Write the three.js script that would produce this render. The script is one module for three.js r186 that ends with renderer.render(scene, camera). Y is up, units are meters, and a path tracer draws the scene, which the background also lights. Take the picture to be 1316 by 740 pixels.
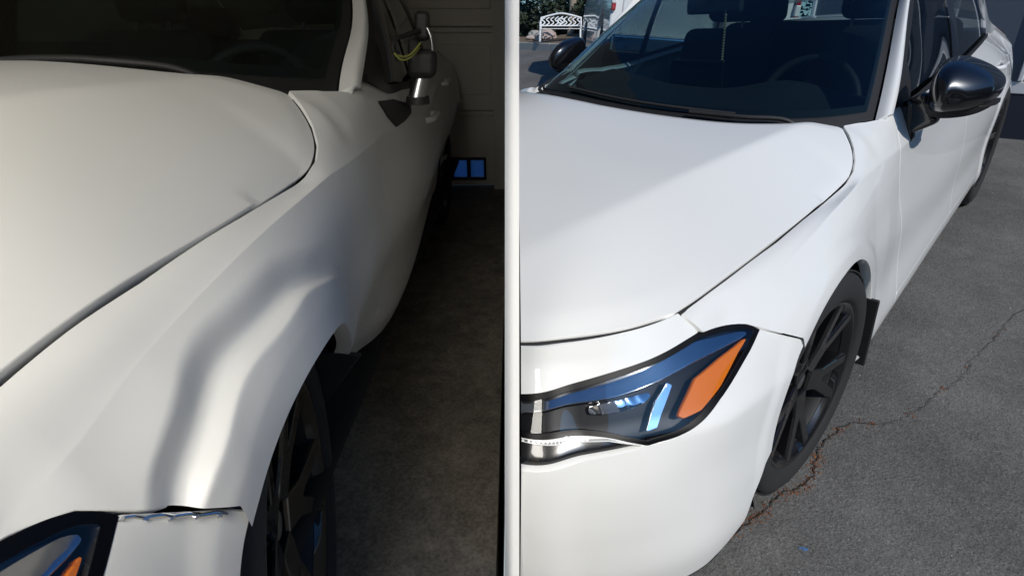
import * as THREE from 'three';
import { Sky } from 'three/addons/objects/Sky.js';
import { RectAreaLightUniformsLib } from 'three/addons/lights/RectAreaLightUniformsLib.js';
import { mergeGeometries } from 'three/addons/utils/BufferGeometryUtils.js';
import { RoundedBoxGeometry } from 'three/addons/geometries/RoundedBoxGeometry.js';

// ---------------------------------------------------------------- camera, sky, sun, lamp, exposure
const R = Math.PI / 180;
const scene = new THREE.Scene();
const camera = new THREE.PerspectiveCamera(2 * Math.atan(370 / 727.5) / R, 1316 / 740, 0.05, 900);
camera.position.set(0, 1.24477, 0);
camera.rotation.set(-24.377 * R, 0, 0);
const renderer = new THREE.WebGLRenderer({ antialias: true });
renderer.toneMapping = THREE.LinearToneMapping;
renderer.toneMappingExposure = 0.74;
renderer.shadowMap.enabled = true;
const sunDir = new THREE.Vector3(0.352, 0.64, 0.686).normalize();
const sky = new Sky(); sky.name = 'sky'; sky.scale.setScalar(800);
sky.userData.kind = 'structure';
{ const u = sky.material.uniforms; u.sunPosition.value.copy(sunDir); u.turbidity.value = 3; u.rayleigh.value = 1.3; u.mieCoefficient.value = 0.004; u.mieDirectionalG.value = 0.8; if (u.cloudCoverage) u.cloudCoverage.value = 0.0; }
scene.add(sky);
scene.environmentIntensity = 0.17;
const sun = new THREE.DirectionalLight(new THREE.Color(1, 0.95, 0.87), 4.2);
sun.name = 'sun'; sun.target.position.set(1, 0, -3); sun.position.copy(sunDir).multiplyScalar(40).add(sun.target.position);
sun.castShadow = true; sun.shadow.mapSize.set(2048, 2048);
Object.assign(sun.shadow.camera, { left: -16, right: 16, top: 16, bottom: -16, near: 1, far: 90 });
scene.add(sun, sun.target);
RectAreaLightUniformsLib.init();
const LAMP = { x: -.53, y: 2.0, z: .85, w: .84, h: 1.3, power: 14.8 };  // unseen lamp, placed and sized to light the dented car

// ---------------------------------------------------------------- helpers
let seed = 20240611;
function rnd() { seed = (seed + 0x6D2B79F5) | 0; let t = Math.imul(seed ^ (seed >>> 15), 1 | seed); t = (t + Math.imul(t ^ (t >>> 7), 61 | t)) ^ t; return ((t ^ (t >>> 14)) >>> 0) / 4294967296; }
const lerp = (a, b, t) => a + (b - a) * t;
const clamp = (x, a, b) => Math.max(a, Math.min(b, x));
const sstep = (a, b, x) => { const t = clamp((x - a) / (b - a), 0, 1); return t * t * (3 - 2 * t); };
function mono(xs, ys) {                                   // monotone cubic through a table, xs ascending
  const n = xs.length, d = [], m = [];
  for (let i = 0; i < n - 1; i++) d.push((ys[i + 1] - ys[i]) / (xs[i + 1] - xs[i]));
  m.push(d[0]); for (let i = 1; i < n - 1; i++) m.push(d[i - 1] * d[i] <= 0 ? 0 : 2 * d[i - 1] * d[i] / (d[i - 1] + d[i])); m.push(d[n - 2]);
  return x => {
    if (x <= xs[0]) return ys[0] + m[0] * (x - xs[0]); if (x >= xs[n - 1]) return ys[n - 1] + m[n - 1] * (x - xs[n - 1]);
    let i = 0; while (x > xs[i + 1]) i++;
    const h = xs[i + 1] - xs[i], t = (x - xs[i]) / h, t2 = t * t, t3 = t2 * t;
    return ys[i] * (2 * t3 - 3 * t2 + 1) + h * m[i] * (t3 - 2 * t2 + t) + ys[i + 1] * (3 * t2 - 2 * t3) + h * m[i + 1] * (t3 - t2);
  };
}
function catmull(pts, t) {                                // pts: arrays, t in 0..n-1
  const n = pts.length, i = clamp(Math.floor(t), 0, n - 2), f = t - i;
  const a = pts[Math.max(i - 1, 0)], b = pts[i], c = pts[i + 1], d = pts[Math.min(i + 2, n - 1)];
  return b.map((_, k) => { const A = i > 0 ? a[k] : 2 * b[k] - c[k], D = i < n - 2 ? d[k] : 2 * c[k] - b[k];
    return 0.5 * (2 * b[k] + (c[k] - A) * f + (2 * A - 5 * b[k] + 4 * c[k] - D) * f * f + (3 * b[k] - A - 3 * c[k] + D) * f * f * f); });
}
const sampleCurve = (pts, n) => Array.from({ length: n + 1 }, (_, i) => catmull(pts, i / n * (pts.length - 1)));
function sdPoly(poly) {                                   // signed distance, positive inside
  return (x, y) => {
    let best = 1e9, inside = false;
    for (let i = 0, j = poly.length - 1; i < poly.length; j = i++) {
      const [x1, y1] = poly[j], [x2, y2] = poly[i], dx = x2 - x1, dy = y2 - y1;
      const t = clamp(((x - x1) * dx + (y - y1) * dy) / (dx * dx + dy * dy + 1e-12), 0, 1);
      best = Math.min(best, Math.hypot(x - x1 - t * dx, y - y1 - t * dy));
      if ((y1 > y) !== (y2 > y) && x < (x2 - x1) * (y - y1) / (y2 - y1) + x1) inside = !inside;
    }
    return inside ? best : -best;
  };
}
const sub = (a, b) => [a[0] - b[0], a[1] - b[1], a[2] - b[2]], add = (a, b, k = 1) => [a[0] + b[0] * k, a[1] + b[1] * k, a[2] + b[2] * k];
const cross = (a, b) => [a[1] * b[2] - a[2] * b[1], a[2] * b[0] - a[0] * b[2], a[0] * b[1] - a[1] * b[0]];
const unit = a => { const l = Math.hypot(...a) || 1; return [a[0] / l, a[1] / l, a[2] / l]; };
const dot = (a, b) => a[0] * b[0] + a[1] * b[1] + a[2] * b[2];
// A patch: vertices { b: shape point in car axes [X forward, Y up, Z left], p: final point, n: normal }, triangles t
function grid(nu, nv, fn, toWorld = p => [p[2], p[1], p[0]], outward) {
  const V = [], T = [], W = nv + 1;
  for (let i = 0; i <= nu; i++) for (let j = 0; j <= nv; j++) { const b = fn(i / nu, j / nv); V.push({ b, p: toWorld(b), n: [0, 0, 0] }); }
  for (let i = 0; i < nu; i++) for (let j = 0; j < nv; j++) { const a = i * W + j; T.push([a, a + 1, a + W], [a + 1, a + W + 1, a + W]); }
  const m = { V, T }; normals(m);
  if (outward) { let s = 0; for (const v of V) s += dot(v.n, outward(v.b)); if (s < 0) { for (const v of V) v.n = v.n.map(c => -c); for (const t of T) t.reverse(); } }
  return m;
}
function normals(m) {
  for (const v of m.V) v.n = [0, 0, 0];
  for (const [a, b, c] of m.T) { const n = cross(sub(m.V[b].p, m.V[a].p), sub(m.V[c].p, m.V[a].p)); for (const k of [a, b, c]) m.V[k].n = add(m.V[k].n, n); }
  for (const v of m.V) v.n = unit(v.n);
}
function clip(m, f) {                                     // keep f(b) >= 0
  const val = m.V.map(v => f(v.b)), V = [], T = [], map = new Map(), cut = new Map();
  const keep = i => { if (!map.has(i)) { map.set(i, V.length); V.push(m.V[i]); } return map.get(i); };
  const edge = (i, j) => { const k = i < j ? i + '_' + j : j + '_' + i; if (!cut.has(k)) { const t = val[i] / (val[i] - val[j]), A = m.V[i], B = m.V[j], mix = q => A[q].map((c, n) => lerp(c, B[q][n], t));
    cut.set(k, V.length); V.push({ b: mix('b'), p: mix('p'), n: unit(mix('n')) }); } return cut.get(k); };
  for (const t of m.T) {
    const poly = [];
    for (let k = 0; k < 3; k++) { const i = t[k], j = t[(k + 1) % 3]; if (val[i] >= 0) poly.push(keep(i)); if ((val[i] >= 0) !== (val[j] >= 0)) poly.push(edge(i, j)); }
    for (let k = 1; k + 1 < poly.length; k++) T.push([poly[0], poly[k], poly[k + 1]]);
  }
  return { V, T };
}
function flange(m, depth = 0.028, when = () => true) {    // fold the open edges of a panel inward, with a small rounded lip
  const cnt = new Map();
  for (const t of m.T) for (let k = 0; k < 3; k++) { const i = t[k], j = t[(k + 1) % 3], key = i < j ? i + '_' + j : j + '_' + i; if (cnt.has(key)) cnt.set(key, null); else cnt.set(key, [i, j]); }
  const ring = new Map();
  const dirs = new Map();
  const E = [...cnt.values()].filter(e => e && when(m.V[e[0]].b) && when(m.V[e[1]].b));
  for (const [i, j] of E) { const d = unit(sub(m.V[j].p, m.V[i].p)); for (const k of [i, j]) { const o = cross(d, m.V[k].n); dirs.set(k, dirs.has(k) ? add(dirs.get(k), o) : o); } }
  const row = k => { if (!ring.has(k)) { const v = m.V[k], o = unit(dirs.get(k)), a = m.V.length;
    m.V.push({ b: v.b, p: add(add(v.p, v.n, -0.0025), o, 0.0012), n: unit(add(v.n, o, 1.4)) });
    m.V.push({ b: v.b, p: add(add(v.p, v.n, -depth), o, 0.0012), n: o }); ring.set(k, a); } return ring.get(k); };
  for (const [i, j] of E) { const a = row(i), b = row(j); m.T.push([j, i, a], [j, a, b], [b, a, a + 1], [b, a + 1, b + 1]); }
  return m;
}
function offset(m, k) { return { V: m.V.map(v => ({ b: v.b, p: add(v.p, v.n, k), n: v.n })), T: m.T }; }
function toGeo(...ms) {
  let n = 0, q = 0; for (const m of ms) { n += m.V.length; q += m.T.length; }
  const P = new Float32Array(n * 3), N = new Float32Array(n * 3), U = new Float32Array(n * 2), I = new Uint32Array(q * 3); let a = 0, c = 0;
  for (const m of ms) { const o = a; for (const v of m.V) { P.set(v.p, a * 3); N.set(v.n, a * 3); U.set([v.b[0] + v.b[2] * 0.31, v.b[1] + v.b[2] * 0.7], a * 2); a++; } for (const t of m.T) { I.set(t.map(k => k + o), c); c += 3; } }
  const g = new THREE.BufferGeometry(); g.setAttribute('position', new THREE.BufferAttribute(P, 3)); g.setAttribute('normal', new THREE.BufferAttribute(N, 3)); g.setAttribute('uv', new THREE.BufferAttribute(U, 2)); g.setIndex(new THREE.BufferAttribute(I, 1));
  return g;
}
const taken = {};
function numbered(name) { const k = taken[name] = (taken[name] ?? -1) + 1; return k ? `${name}_${String(k).padStart(3, '0')}` : name; }
function mesh(name, geo, mat, parent = scene) { const m = new THREE.Mesh(geo, mat); m.name = parent === scene ? numbered(name) : name; m.castShadow = m.receiveShadow = true; parent.add(m); return m; }
function group(name, parent = scene) { const g = new THREE.Group(); g.name = parent === scene ? numbered(name) : name; parent.add(g); return g; }
function tag(o, label, category, grp, kind) { o.userData.label = label; if (category) o.userData.category = category; if (grp) o.userData.group = grp; if (kind) o.userData.kind = kind; return o; }
const structure = o => { o.userData.kind = 'structure'; return o; };
function box(w, h, d, x = 0, y = 0, z = 0, r = 0) { const g = r ? new RoundedBoxGeometry(w, h, d, 2, r) : new THREE.BoxGeometry(w, h, d); g.translate(x, y, z); return r ? g : g; }
function merge(list) { return mergeGeometries(list.map(g => { const k = g.index ? g.toNonIndexed() : g.clone(); for (const n of Object.keys(k.attributes)) if (!['position', 'normal', 'uv'].includes(n)) k.deleteAttribute(n); return k; })); }
function tube(pts, r, seg = 40, rad = 8) { return new THREE.TubeGeometry(new THREE.CatmullRomCurve3(pts.map(p => new THREE.Vector3(...p))), seg, r, rad, false); }
function bar(a, b, w, h, r = 0) { const A = new THREE.Vector3(...a), B = new THREE.Vector3(...b), L = A.distanceTo(B); const g = r ? new RoundedBoxGeometry(w, h, L, 2, r) : new THREE.BoxGeometry(w, h, L);
  const m = new THREE.Matrix4().lookAt(B, A, new THREE.Vector3(0, 1, 0)); m.setPosition(A.clone().add(B).multiplyScalar(0.5)); g.applyMatrix4(m); return g; }

// ---------------------------------------------------------------- textures
function noise2(n, s) { const g = Array.from({ length: n * n }, () => rnd()); return (x, y) => { x *= s; y *= s; const i = Math.floor(x), j = Math.floor(y), f = x - i, e = y - j, u = f * f * (3 - 2 * f), v = e * e * (3 - 2 * e); const q = (a, b) => g[((b % n + n) % n) * n + ((a % n + n) % n)]; return lerp(lerp(q(i, j), q(i + 1, j), u), lerp(q(i, j + 1), q(i + 1, j + 1), u), v); }; }
function texture(n, fn, srgb, rep = 1) {
  const d = new Uint8Array(n * n * 4); for (let j = 0; j < n; j++) for (let i = 0; i < n; i++) { const c = fn(i / n, j / n); const o = (j * n + i) * 4; for (let k = 0; k < 3; k++) d[o + k] = clamp(c[k], 0, 1) * 255; d[o + 3] = 255; }
  const t = new THREE.DataTexture(d, n, n, THREE.RGBAFormat); t.wrapS = t.wrapT = THREE.RepeatWrapping; t.magFilter = THREE.LinearFilter; t.minFilter = THREE.LinearMipmapLinearFilter; t.generateMipmaps = true; if (srgb) t.colorSpace = THREE.SRGBColorSpace; t.repeat.set(rep, rep); t.needsUpdate = true; return t;
}
const nA = noise2(6, 6), nB = noise2(16, 16), nC = noise2(64, 64), nD = noise2(256, 256), nE = noise2(512, 512);
const fbm = (u, v) => 0.42 * nA(u, v) + 0.33 * nB(u, v) + 0.25 * nC(u, v);
// ---------------------------------------------------------------- materials
const std = (c, r = 0.6, o = {}) => new THREE.MeshStandardMaterial({ color: new THREE.Color().setRGB(...c), roughness: r, metalness: 0, ...o });
const phys = (c, r, o = {}) => new THREE.MeshPhysicalMaterial({ color: new THREE.Color().setRGB(...c), roughness: r, metalness: 0, ...o });
const flake = texture(512, (u, v) => { const k = 0.5 + 0.5 * (nE(u, v) - 0.5) + 0.35 * (nD(u, v) - 0.5); return [k, k, k]; });
flake.repeat.set(9, 9);
const M = {
  paint: phys([0.74, 0.745, 0.735], 0.5, { specularIntensity: 0.4, clearcoat: 0.95, clearcoatRoughness: 0.02 }),
  paintDull: phys([0.72, 0.722, 0.71], 0.5, { specularIntensity: 0.5, clearcoat: 0.5, clearcoatRoughness: 0.28 }),
  black: std([0.012, 0.012, 0.013], 0.55), blackGloss: phys([0.004, 0.004, 0.005], 0.25, { clearcoat: 1, clearcoatRoughness: 0.02 }),
  lampBlack: phys([0.002, 0.002, 0.003], 0.35, { specularIntensity: 0.3 }), barrel: std([0.006, 0.006, 0.006], 0.6), rubber: std([0.018, 0.018, 0.019], 0.85), plastic: std([0.02, 0.02, 0.021], 0.6), cavity: std([0.006, 0.006, 0.006], 0.95),
  rim: phys([0.005, 0.005, 0.006], 0.4, { specularIntensity: 0.3, clearcoat: 1, clearcoatRoughness: 0.03 }), steel: std([0.35, 0.35, 0.36], 0.4, { metalness: 1 }),
  chrome: std([0.86, 0.87, 0.9], 0.06, { metalness: 1 }), trim: std([0.13, 0.133, 0.137], 0.5, { metalness: 1 }), satin: std([0.55, 0.56, 0.58], 0.32, { metalness: 1 }),
  guide: std([0.50, 0.51, 0.53], 0.09, { metalness: 1 }), amber: phys([0.60, 0.14, 0.0], 0.45, { specularIntensity: 0.4 }),
  red: phys([0.35, 0.01, 0.01], 0.2, { clearcoat: 1 }),
  lens: phys([0.97, 0.98, 1], 0.0, { transmission: 1, thickness: 0, ior: 1.5 }),
  screenGlass: phys([0.40, 0.54, 0.55], 0.0, { transmission: 1, thickness: 0, ior: 1.52 }),
  sideGlass: phys([0.26, 0.31, 0.32], 0.0, { transmission: 1, thickness: 0, ior: 1.52 }),
  fabric: std([0.02, 0.021, 0.024], 0.95), dash: std([0.014, 0.015, 0.017], 0.75),
  wireYellow: std([0.45, 0.48, 0.12], 0.6), beads: std([0.3, 0.24, 0.14], 0.5),
};

// ---------------------------------------------------------------- car shape tables (X forward of the front axle, Y up, Z to the car's left)
const gap = [[-.41, .958, .71], [-.385, .945, .737], [-.35, .915, .766], [-.315, .886, .785], [-.28, .86, .795], [-.235, .84, .796], [-.05, .825, .783], [.132, .81, .763], [.29, .785, .735], [.405, .768, .715], [.476, .759, .70]];
const Zg = mono([-.5, -.28, -.235, -.05, .132, .29, .405, .476, .6, .75, .9], [.80, .797, .796, .783, .763, .735, .715, .70, .69, .66, .60]);
const Yg = mono([-.5, -.41, -.28, -.235, -.05, .132, .29, .405, .476, .6, .75, .9], [.925, .90, .862, .845, .825, .81, .785, .768, .759, .735, .70, .665]);
const Zr = mono([-.5, -.165, .06, .296, .57, .74, .9], [.67, .598, .53, .443, .345, .29, .25]);
const Yr = mono([-.5, -.165, .06, .296, .57, .74, .9], [.975, .958, .935, .89, .835, .792, .745]);
const Yc = mono([-.5, -.2, .06, .3, .57, .74, .9], [.998, .986, .950, .903, .846, .802, .752]);
function hoodY(X, Z) {
  Z = Math.abs(Z); const zr = Zr(X), yr = Yr(X), zg = Zg(X), yg = Yg(X), w = (Z - zr) / (zg - zr);
  const a = yr + (Yc(X) - yr) * (1 - (Z / zr) ** 2), b = yr + (yg - yr) * w + (w > 0 ? 0.004 * 4 * w * (1 - w) : 0.016 * w), k = 0.005;
  const h = Math.max(k - Math.abs(a - b), 0) / k;
  return Math.min(a, b) - h * h * k * 0.25;
}
const st = [
  [.50, [.757, .655], [.73, .725], [.70, .757], [.66, .785], [.61, .815], [.55, .84], [.45, .855], [.30, .865], [.20, .84]],
  [.39, [.776, .685], [.757, .732], [.711, .766], [.66, .812], [.61, .848], [.55, .866], [.45, .875], [.30, .885], [.20, .86]],
  [.32, [.785, .70], [.768, .748], [.729, .787], [.68, .824], [.63, .857], [.56, .874], [.45, .882], [.30, .888], [.20, .865]],
  [.20, [.803, .722], [.791, .772], [.768, .804], [.726, .849], [.676, .878], [.60, .888], [.45, .89], [.30, .89], [.20, .865]],
  [.0, [.822, .748], [.822, .79], [.815, .82], [.773, .859], [.72, .882], [.65, .891], [.45, .89], [.30, .89], [.20, .865]],
  [-.2, [.846, .765], [.843, .80], [.838, .825], [.782, .856], [.71, .876], [.62, .890], [.45, .896], [.29, .904], [.18, .87]],
  [-.28, [.885, .755], [.862, .795], [.845, .824], [.782, .853], [.705, .872], [.61, .888], [.45, .894], [.28, .909], [.18, .87]],
  [-.35, [.940, .715], [.893, .787], [.848, .825], [.782, .850], [.70, .869], [.60, .886], [.45, .894], [.28, .911], [.18, .87]],
  [-.41, [.968, .69], [.915, .775], [.85, .827], [.783, .849], [.70, .867], [.60, .885], [.45, .893], [.28, .911], [.18, .87]],
  [-.48, [.970, .705], [.915, .786], [.851, .829], [.783, .848], [.70, .865], [.60, .884], [.45, .892], [.278, .912], [.18, .87]],
  [-.552, [.972, .735], [.914, .798], [.852, .832], [.782, .847], [.695, .863], [.59, .882], [.445, .890], [.276, .911], [.18, .87]],
  [-.64, [.972, .765], [.912, .806], [.853, .835], [.78, .846], [.69, .861], [.58, .880], [.44, .888], [.275, .910], [.18, .87]],
  [-.9, [.955, .775], [.90, .812], [.853, .838], [.78, .848], [.69, .862], [.58, 0.878], [.44, 0.887], [.272, 0.908], [.175, .87]],
  [-1.5, [.950, .770], [.893, .812], [.845, .845], [.77, .853], [.68, .868], [.57, .88], [.43, .884], [.27, .902], [.17, .87]],
  [-2.2, [.960, .748], [.90, .80], [.85, .845], [.78, .858], [.69, .878], [.58, .89], [.43, .888], [.27, .90], [.17, .87]],
  [-2.735, [.975, .715], [.91, .79], [.86, .84], [.79, .866], [.70, .886], [.60, .892], [.43, .89], [.27, .89], [.20, .86]],
  [-3.3, [.965, .70], [.92, .76], [.875, .81], [.79, .835], [.70, .85], [.60, .855], [.43, .85], [.27, .84], [.20, .80]],
  [-3.6, [.95, .62], [.91, .68], [.87, .73], [.79, .76], [.70, .77], [.60, .77], [.43, .765], [.27, .75], [.20, .70]],
].reverse();
for (const s of st) for (const [X, z0, z1] of [[-.2, .765, .80], [-.28, .755, .795], [-.35, .715, .782], [-.41, .69, .77]]) if (s[0] === X) { s[1] = [hoodY(X, z0), z0]; s[2] = [hoodY(X, z1), z1]; }
const sx = st.map(s => s[0]), col = Array.from({ length: 9 }, (_, k) => [mono(sx, st.map(s => s[k + 1][0])), mono(sx, st.map(s => s[k + 1][1]))]);
const beltY = mono([-3.6, -3.3, -2.735, -2.2, -1.5, -.9, -.64, -.552], [.95, .965, .955, .935, .925, .93, .955, .957]), beltZ = mono([-3.6, -3.3, -2.735, -2.2, -1.5, -.9, -.64, -.552], [.62, .70, .735, .765, .785, .79, .786, .77]);
const topEdge = sdPoly([...gap.map(g => [g[0], g[2]]), [.6, .70], [.6, 2], [-.9, 2], [-.9, .80], [-.64, .787], [-.552, .77], [-.48, .745]]);
const ARCH = { x: -.018, y: .335, r: .366 }, REAR = { x: -2.735, y: .335, r: .362 };
const flare = (X, Y) => 0.005 * (1 - sstep(.396, .432, Math.hypot(X - ARCH.x, Y - ARCH.y))) * sstep(.15, .3, Y) + 0.006 * (1 - sstep(.395, .43, Math.hypot(X - REAR.x, Y - REAR.y)));
function side(X, v, dent) {                                // v 0 (top edge) .. 1 (sill); the crease sits at v = .25
  const c = col.map(f => [f[0](X), f[1](X)]);
  const top = [c[0], c[1], c[2]], low = c.slice(2);
  let q;
  if (v < 0.25) q = catmull(top, v * 8); else q = catmull(low, (v - 0.25) / 0.75 * 6);
  let [Y, Z] = q;
  const r = Math.hypot(X - ARCH.x, Y - ARCH.y);
  if (Y > .2) Z += flare(X, Y);
  if (dent) {
    const ang = Math.atan2(Y - ARCH.y, X - ARCH.x) / R;     // 0 = forward, 90 = up
    const along = sstep(126, 84, ang) * sstep(40, 52, ang), d = r - .429 + .006 * sstep(58, 76, ang) - .0016 * Math.sin(ang * 0.3);
    const e = .0009 * Math.log(1 + Math.exp(clamp(d / .0009, -30, 30)));            // slightly rounded fold
    const prof = (1 - Math.exp(-e / .0045)) * (1 - sstep(.009, .042, d)) * 1.25;
    Z -= along * (0.009 + 0.007 * sstep(100, 58, ang)) * prof;
    Z += along * .003 * Math.exp(-((Math.max(0, -d) / .014) ** 2)) * (1 - sstep(-.001, .004, d));
    Y -= along * 0.006 * prof;
  }
  return [X, Y, Z];
}
const bumpRows = [
  [.12, [.20, .875], [.30, .882], [.43, .875], [.565, .845], [.69, .775], [.79, .69], [.885, .575], [.955, .3], [.975, 0]],
  [.24, [.20, .89], [.30, .892], [.43, .887], [.575, .855], [.70, .785], [.80, .70], [.895, .585], [.965, .3], [.985, 0]],
  [.34, [.20, .892], [.30, .893], [.43, .882], [.565, .85], [.70, .778], [.80, .695], [.892, .585], [.96, .3], [.985, 0]],
  [.45, [.20, .893], [.30, .888], [.42, .874], [.55, .843], [.69, .772], [.79, .69], [.885, .585], [.955, .3], [.98, 0]],
  [.555, [.20, .892], [.30, .882], [.42, .866], [.54, .836], [.66, .76], [.76, .685], [.865, .592], [.94, .3], [.965, 0]],
  [.60, [.20, .889], [.30, .868], [.405, .848], [.521, .807], [.636, .738], [.74, .656], [.835, .567], [.917, .3], [.943, 0]],
  [.66, [.20, .875], [.30, .84], [.388, .814], [.497, .768], [.602, .709], [.713, .619], [.794, .534], [.882, .3], [.912, 0]],
  [.71, [.20, .849], [.30, .803], [.38, .772], [.477, .736], [.574, .686], [.69, .588], [.763, .508], [.853, .3], [.885, 0]],
  [.76, [.20, .815], [.30, .767], [.38, .727], [.47, .702], [.55, .662], [.66, .586], [.74, .508], [.828, .29], [.863, 0]],
];
const by = bumpRows.map(r => r[0]), bcol = Array.from({ length: 9 }, (_, k) => [mono(by, bumpRows.map(r => r[k + 1][0])), mono(by, bumpRows.map(r => r[k + 1][1]))]);
const bump = (t, Y) => { const [X, Z] = catmull(bcol.map(f => [f[0](Y), f[1](Y)]), t * 8); return [X, Y, Z + flare(X, Y)]; };
const C = [.476, .759], D = [.455, .712], E_ = [.32, .68], F_ = [.237, .634];
const lampTop = [[.455, .712], [.583, .69], [.70, .672], [.79, .66], [.86, .650], [.905, .642]];
const lampLow = [[.895, .603], [.83, .592], [.72, .578], [.665, .556], [.593, .565], [.487, .60], [.391, .645], [.325, .678], [.345, .695], [.385, .703], [.42, .708]];
const lampPoly = [...sampleCurve([...lampTop].reverse(), 30), ...sampleCurve([[.455, .712], [.42, .7085], [.385, .705], [.345, .697], [.322, .679]], 16).slice(1), ...sampleCurve([[.322, .679], [.391, .645], [.487, .60], [.593, .565], [.665, .556]], 30).slice(1), ...sampleCurve([[.665, .556], [.69, .568], [.72, .582], [.77, .593], [.83, .596], [.895, .605], [.921, .611]], 24).slice(1)];
const grillePoly = [[.66, .553], [.76, .549], [.87, .544], [1.1, .54], [1.1, .64], [.90, .64], [.897, .602], [.83, .590], [.72, .576]];
const hoodFront = [[.476, .70], [.585, .64], [.683, .553], [.739, .49], [.79, .40], [.83, .28], [.855, .14], [.862, 0]];
const hoodRear = [[-.22, 0], [-.23, .25], [-.25, .444], [-.30, .572], [-.355, .64], [-.41, .71]];
const frontEdgeY = mono([.3, .476, .59, .693, .749, .83, .90], [.80, .759, .749, .744, .743, .744, .744]);
const seamX = mono([.15, .4, .535, .7, .8, .853, .90, .93, .99], [-.73, -.73, -.70, -.63, -.605, -.60, -.615, -.64, -.628]);
const rail = X => [mono([-3.4, -3.1, -2.6, -2.0, -1.42, -1.0, -.6, -.5], [.97, 1.12, 1.33, 1.395, 1.375, 1.187, .957, .90])(X), mono([-3.4, -3.1, -2.6, -2.0, -1.42, -1.0, -.6, -.5], [.66, .61, .575, .59, .60, .69, .785, .80])(X)];
const ws = (u, v) => {                                    // windscreen; u 0 centre .. 1 pillar, v 0 base .. 1 header
  const b = catmull([[-.275, .965, 0], [-.285, .963, .27], [-.33, .953, .50], [-.43, .945, .645], [-.575, .945, .75]], u * 4);
  const h = catmull([[-1.26, 1.405, 0], [-1.27, 1.403, .18], [-1.30, 1.395, .36], [-1.35, 1.385, .49], [-1.42, 1.365, .575]], u * 4);
  const p = b.map((c, k) => lerp(c, h[k], v)); p[1] += 0.03 * Math.sin(Math.PI * v) * (1 - u * u * 0.6); return p;
};
function rbf(pairs, s) {                                  // small smooth change of shape: pairs of [from, to]
  if (!pairs.length) return p => p;
  const n = pairs.length, ker = (a, b) => Math.exp(-((a[0] - b[0]) ** 2 + (a[1] - b[1]) ** 2 + (a[2] - b[2]) ** 2) / (s * s));
  const A = pairs.map(([p], i) => [...pairs.map(([q], j) => ker(p, q) + (i === j ? 0.03 : 0)), ...sub(pairs[i][1], p)]);
  for (let i = 0; i < n; i++) { let k = i; for (let j = i; j < n; j++) if (Math.abs(A[j][i]) > Math.abs(A[k][i])) k = j; [A[i], A[k]] = [A[k], A[i]]; for (let j = 0; j < n; j++) if (j !== i) { const f = A[j][i] / A[i][i]; for (let c = i; c < n + 3; c++) A[j][c] -= f * A[i][c]; } }
  const w = A.map((r, i) => [0, 1, 2].map(k => r[n + k] / r[i]));
  return p => { let q = p; pairs.forEach(([c], i) => { q = add(q, w[i], ker(p, c)); }); return q; };
}

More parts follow.
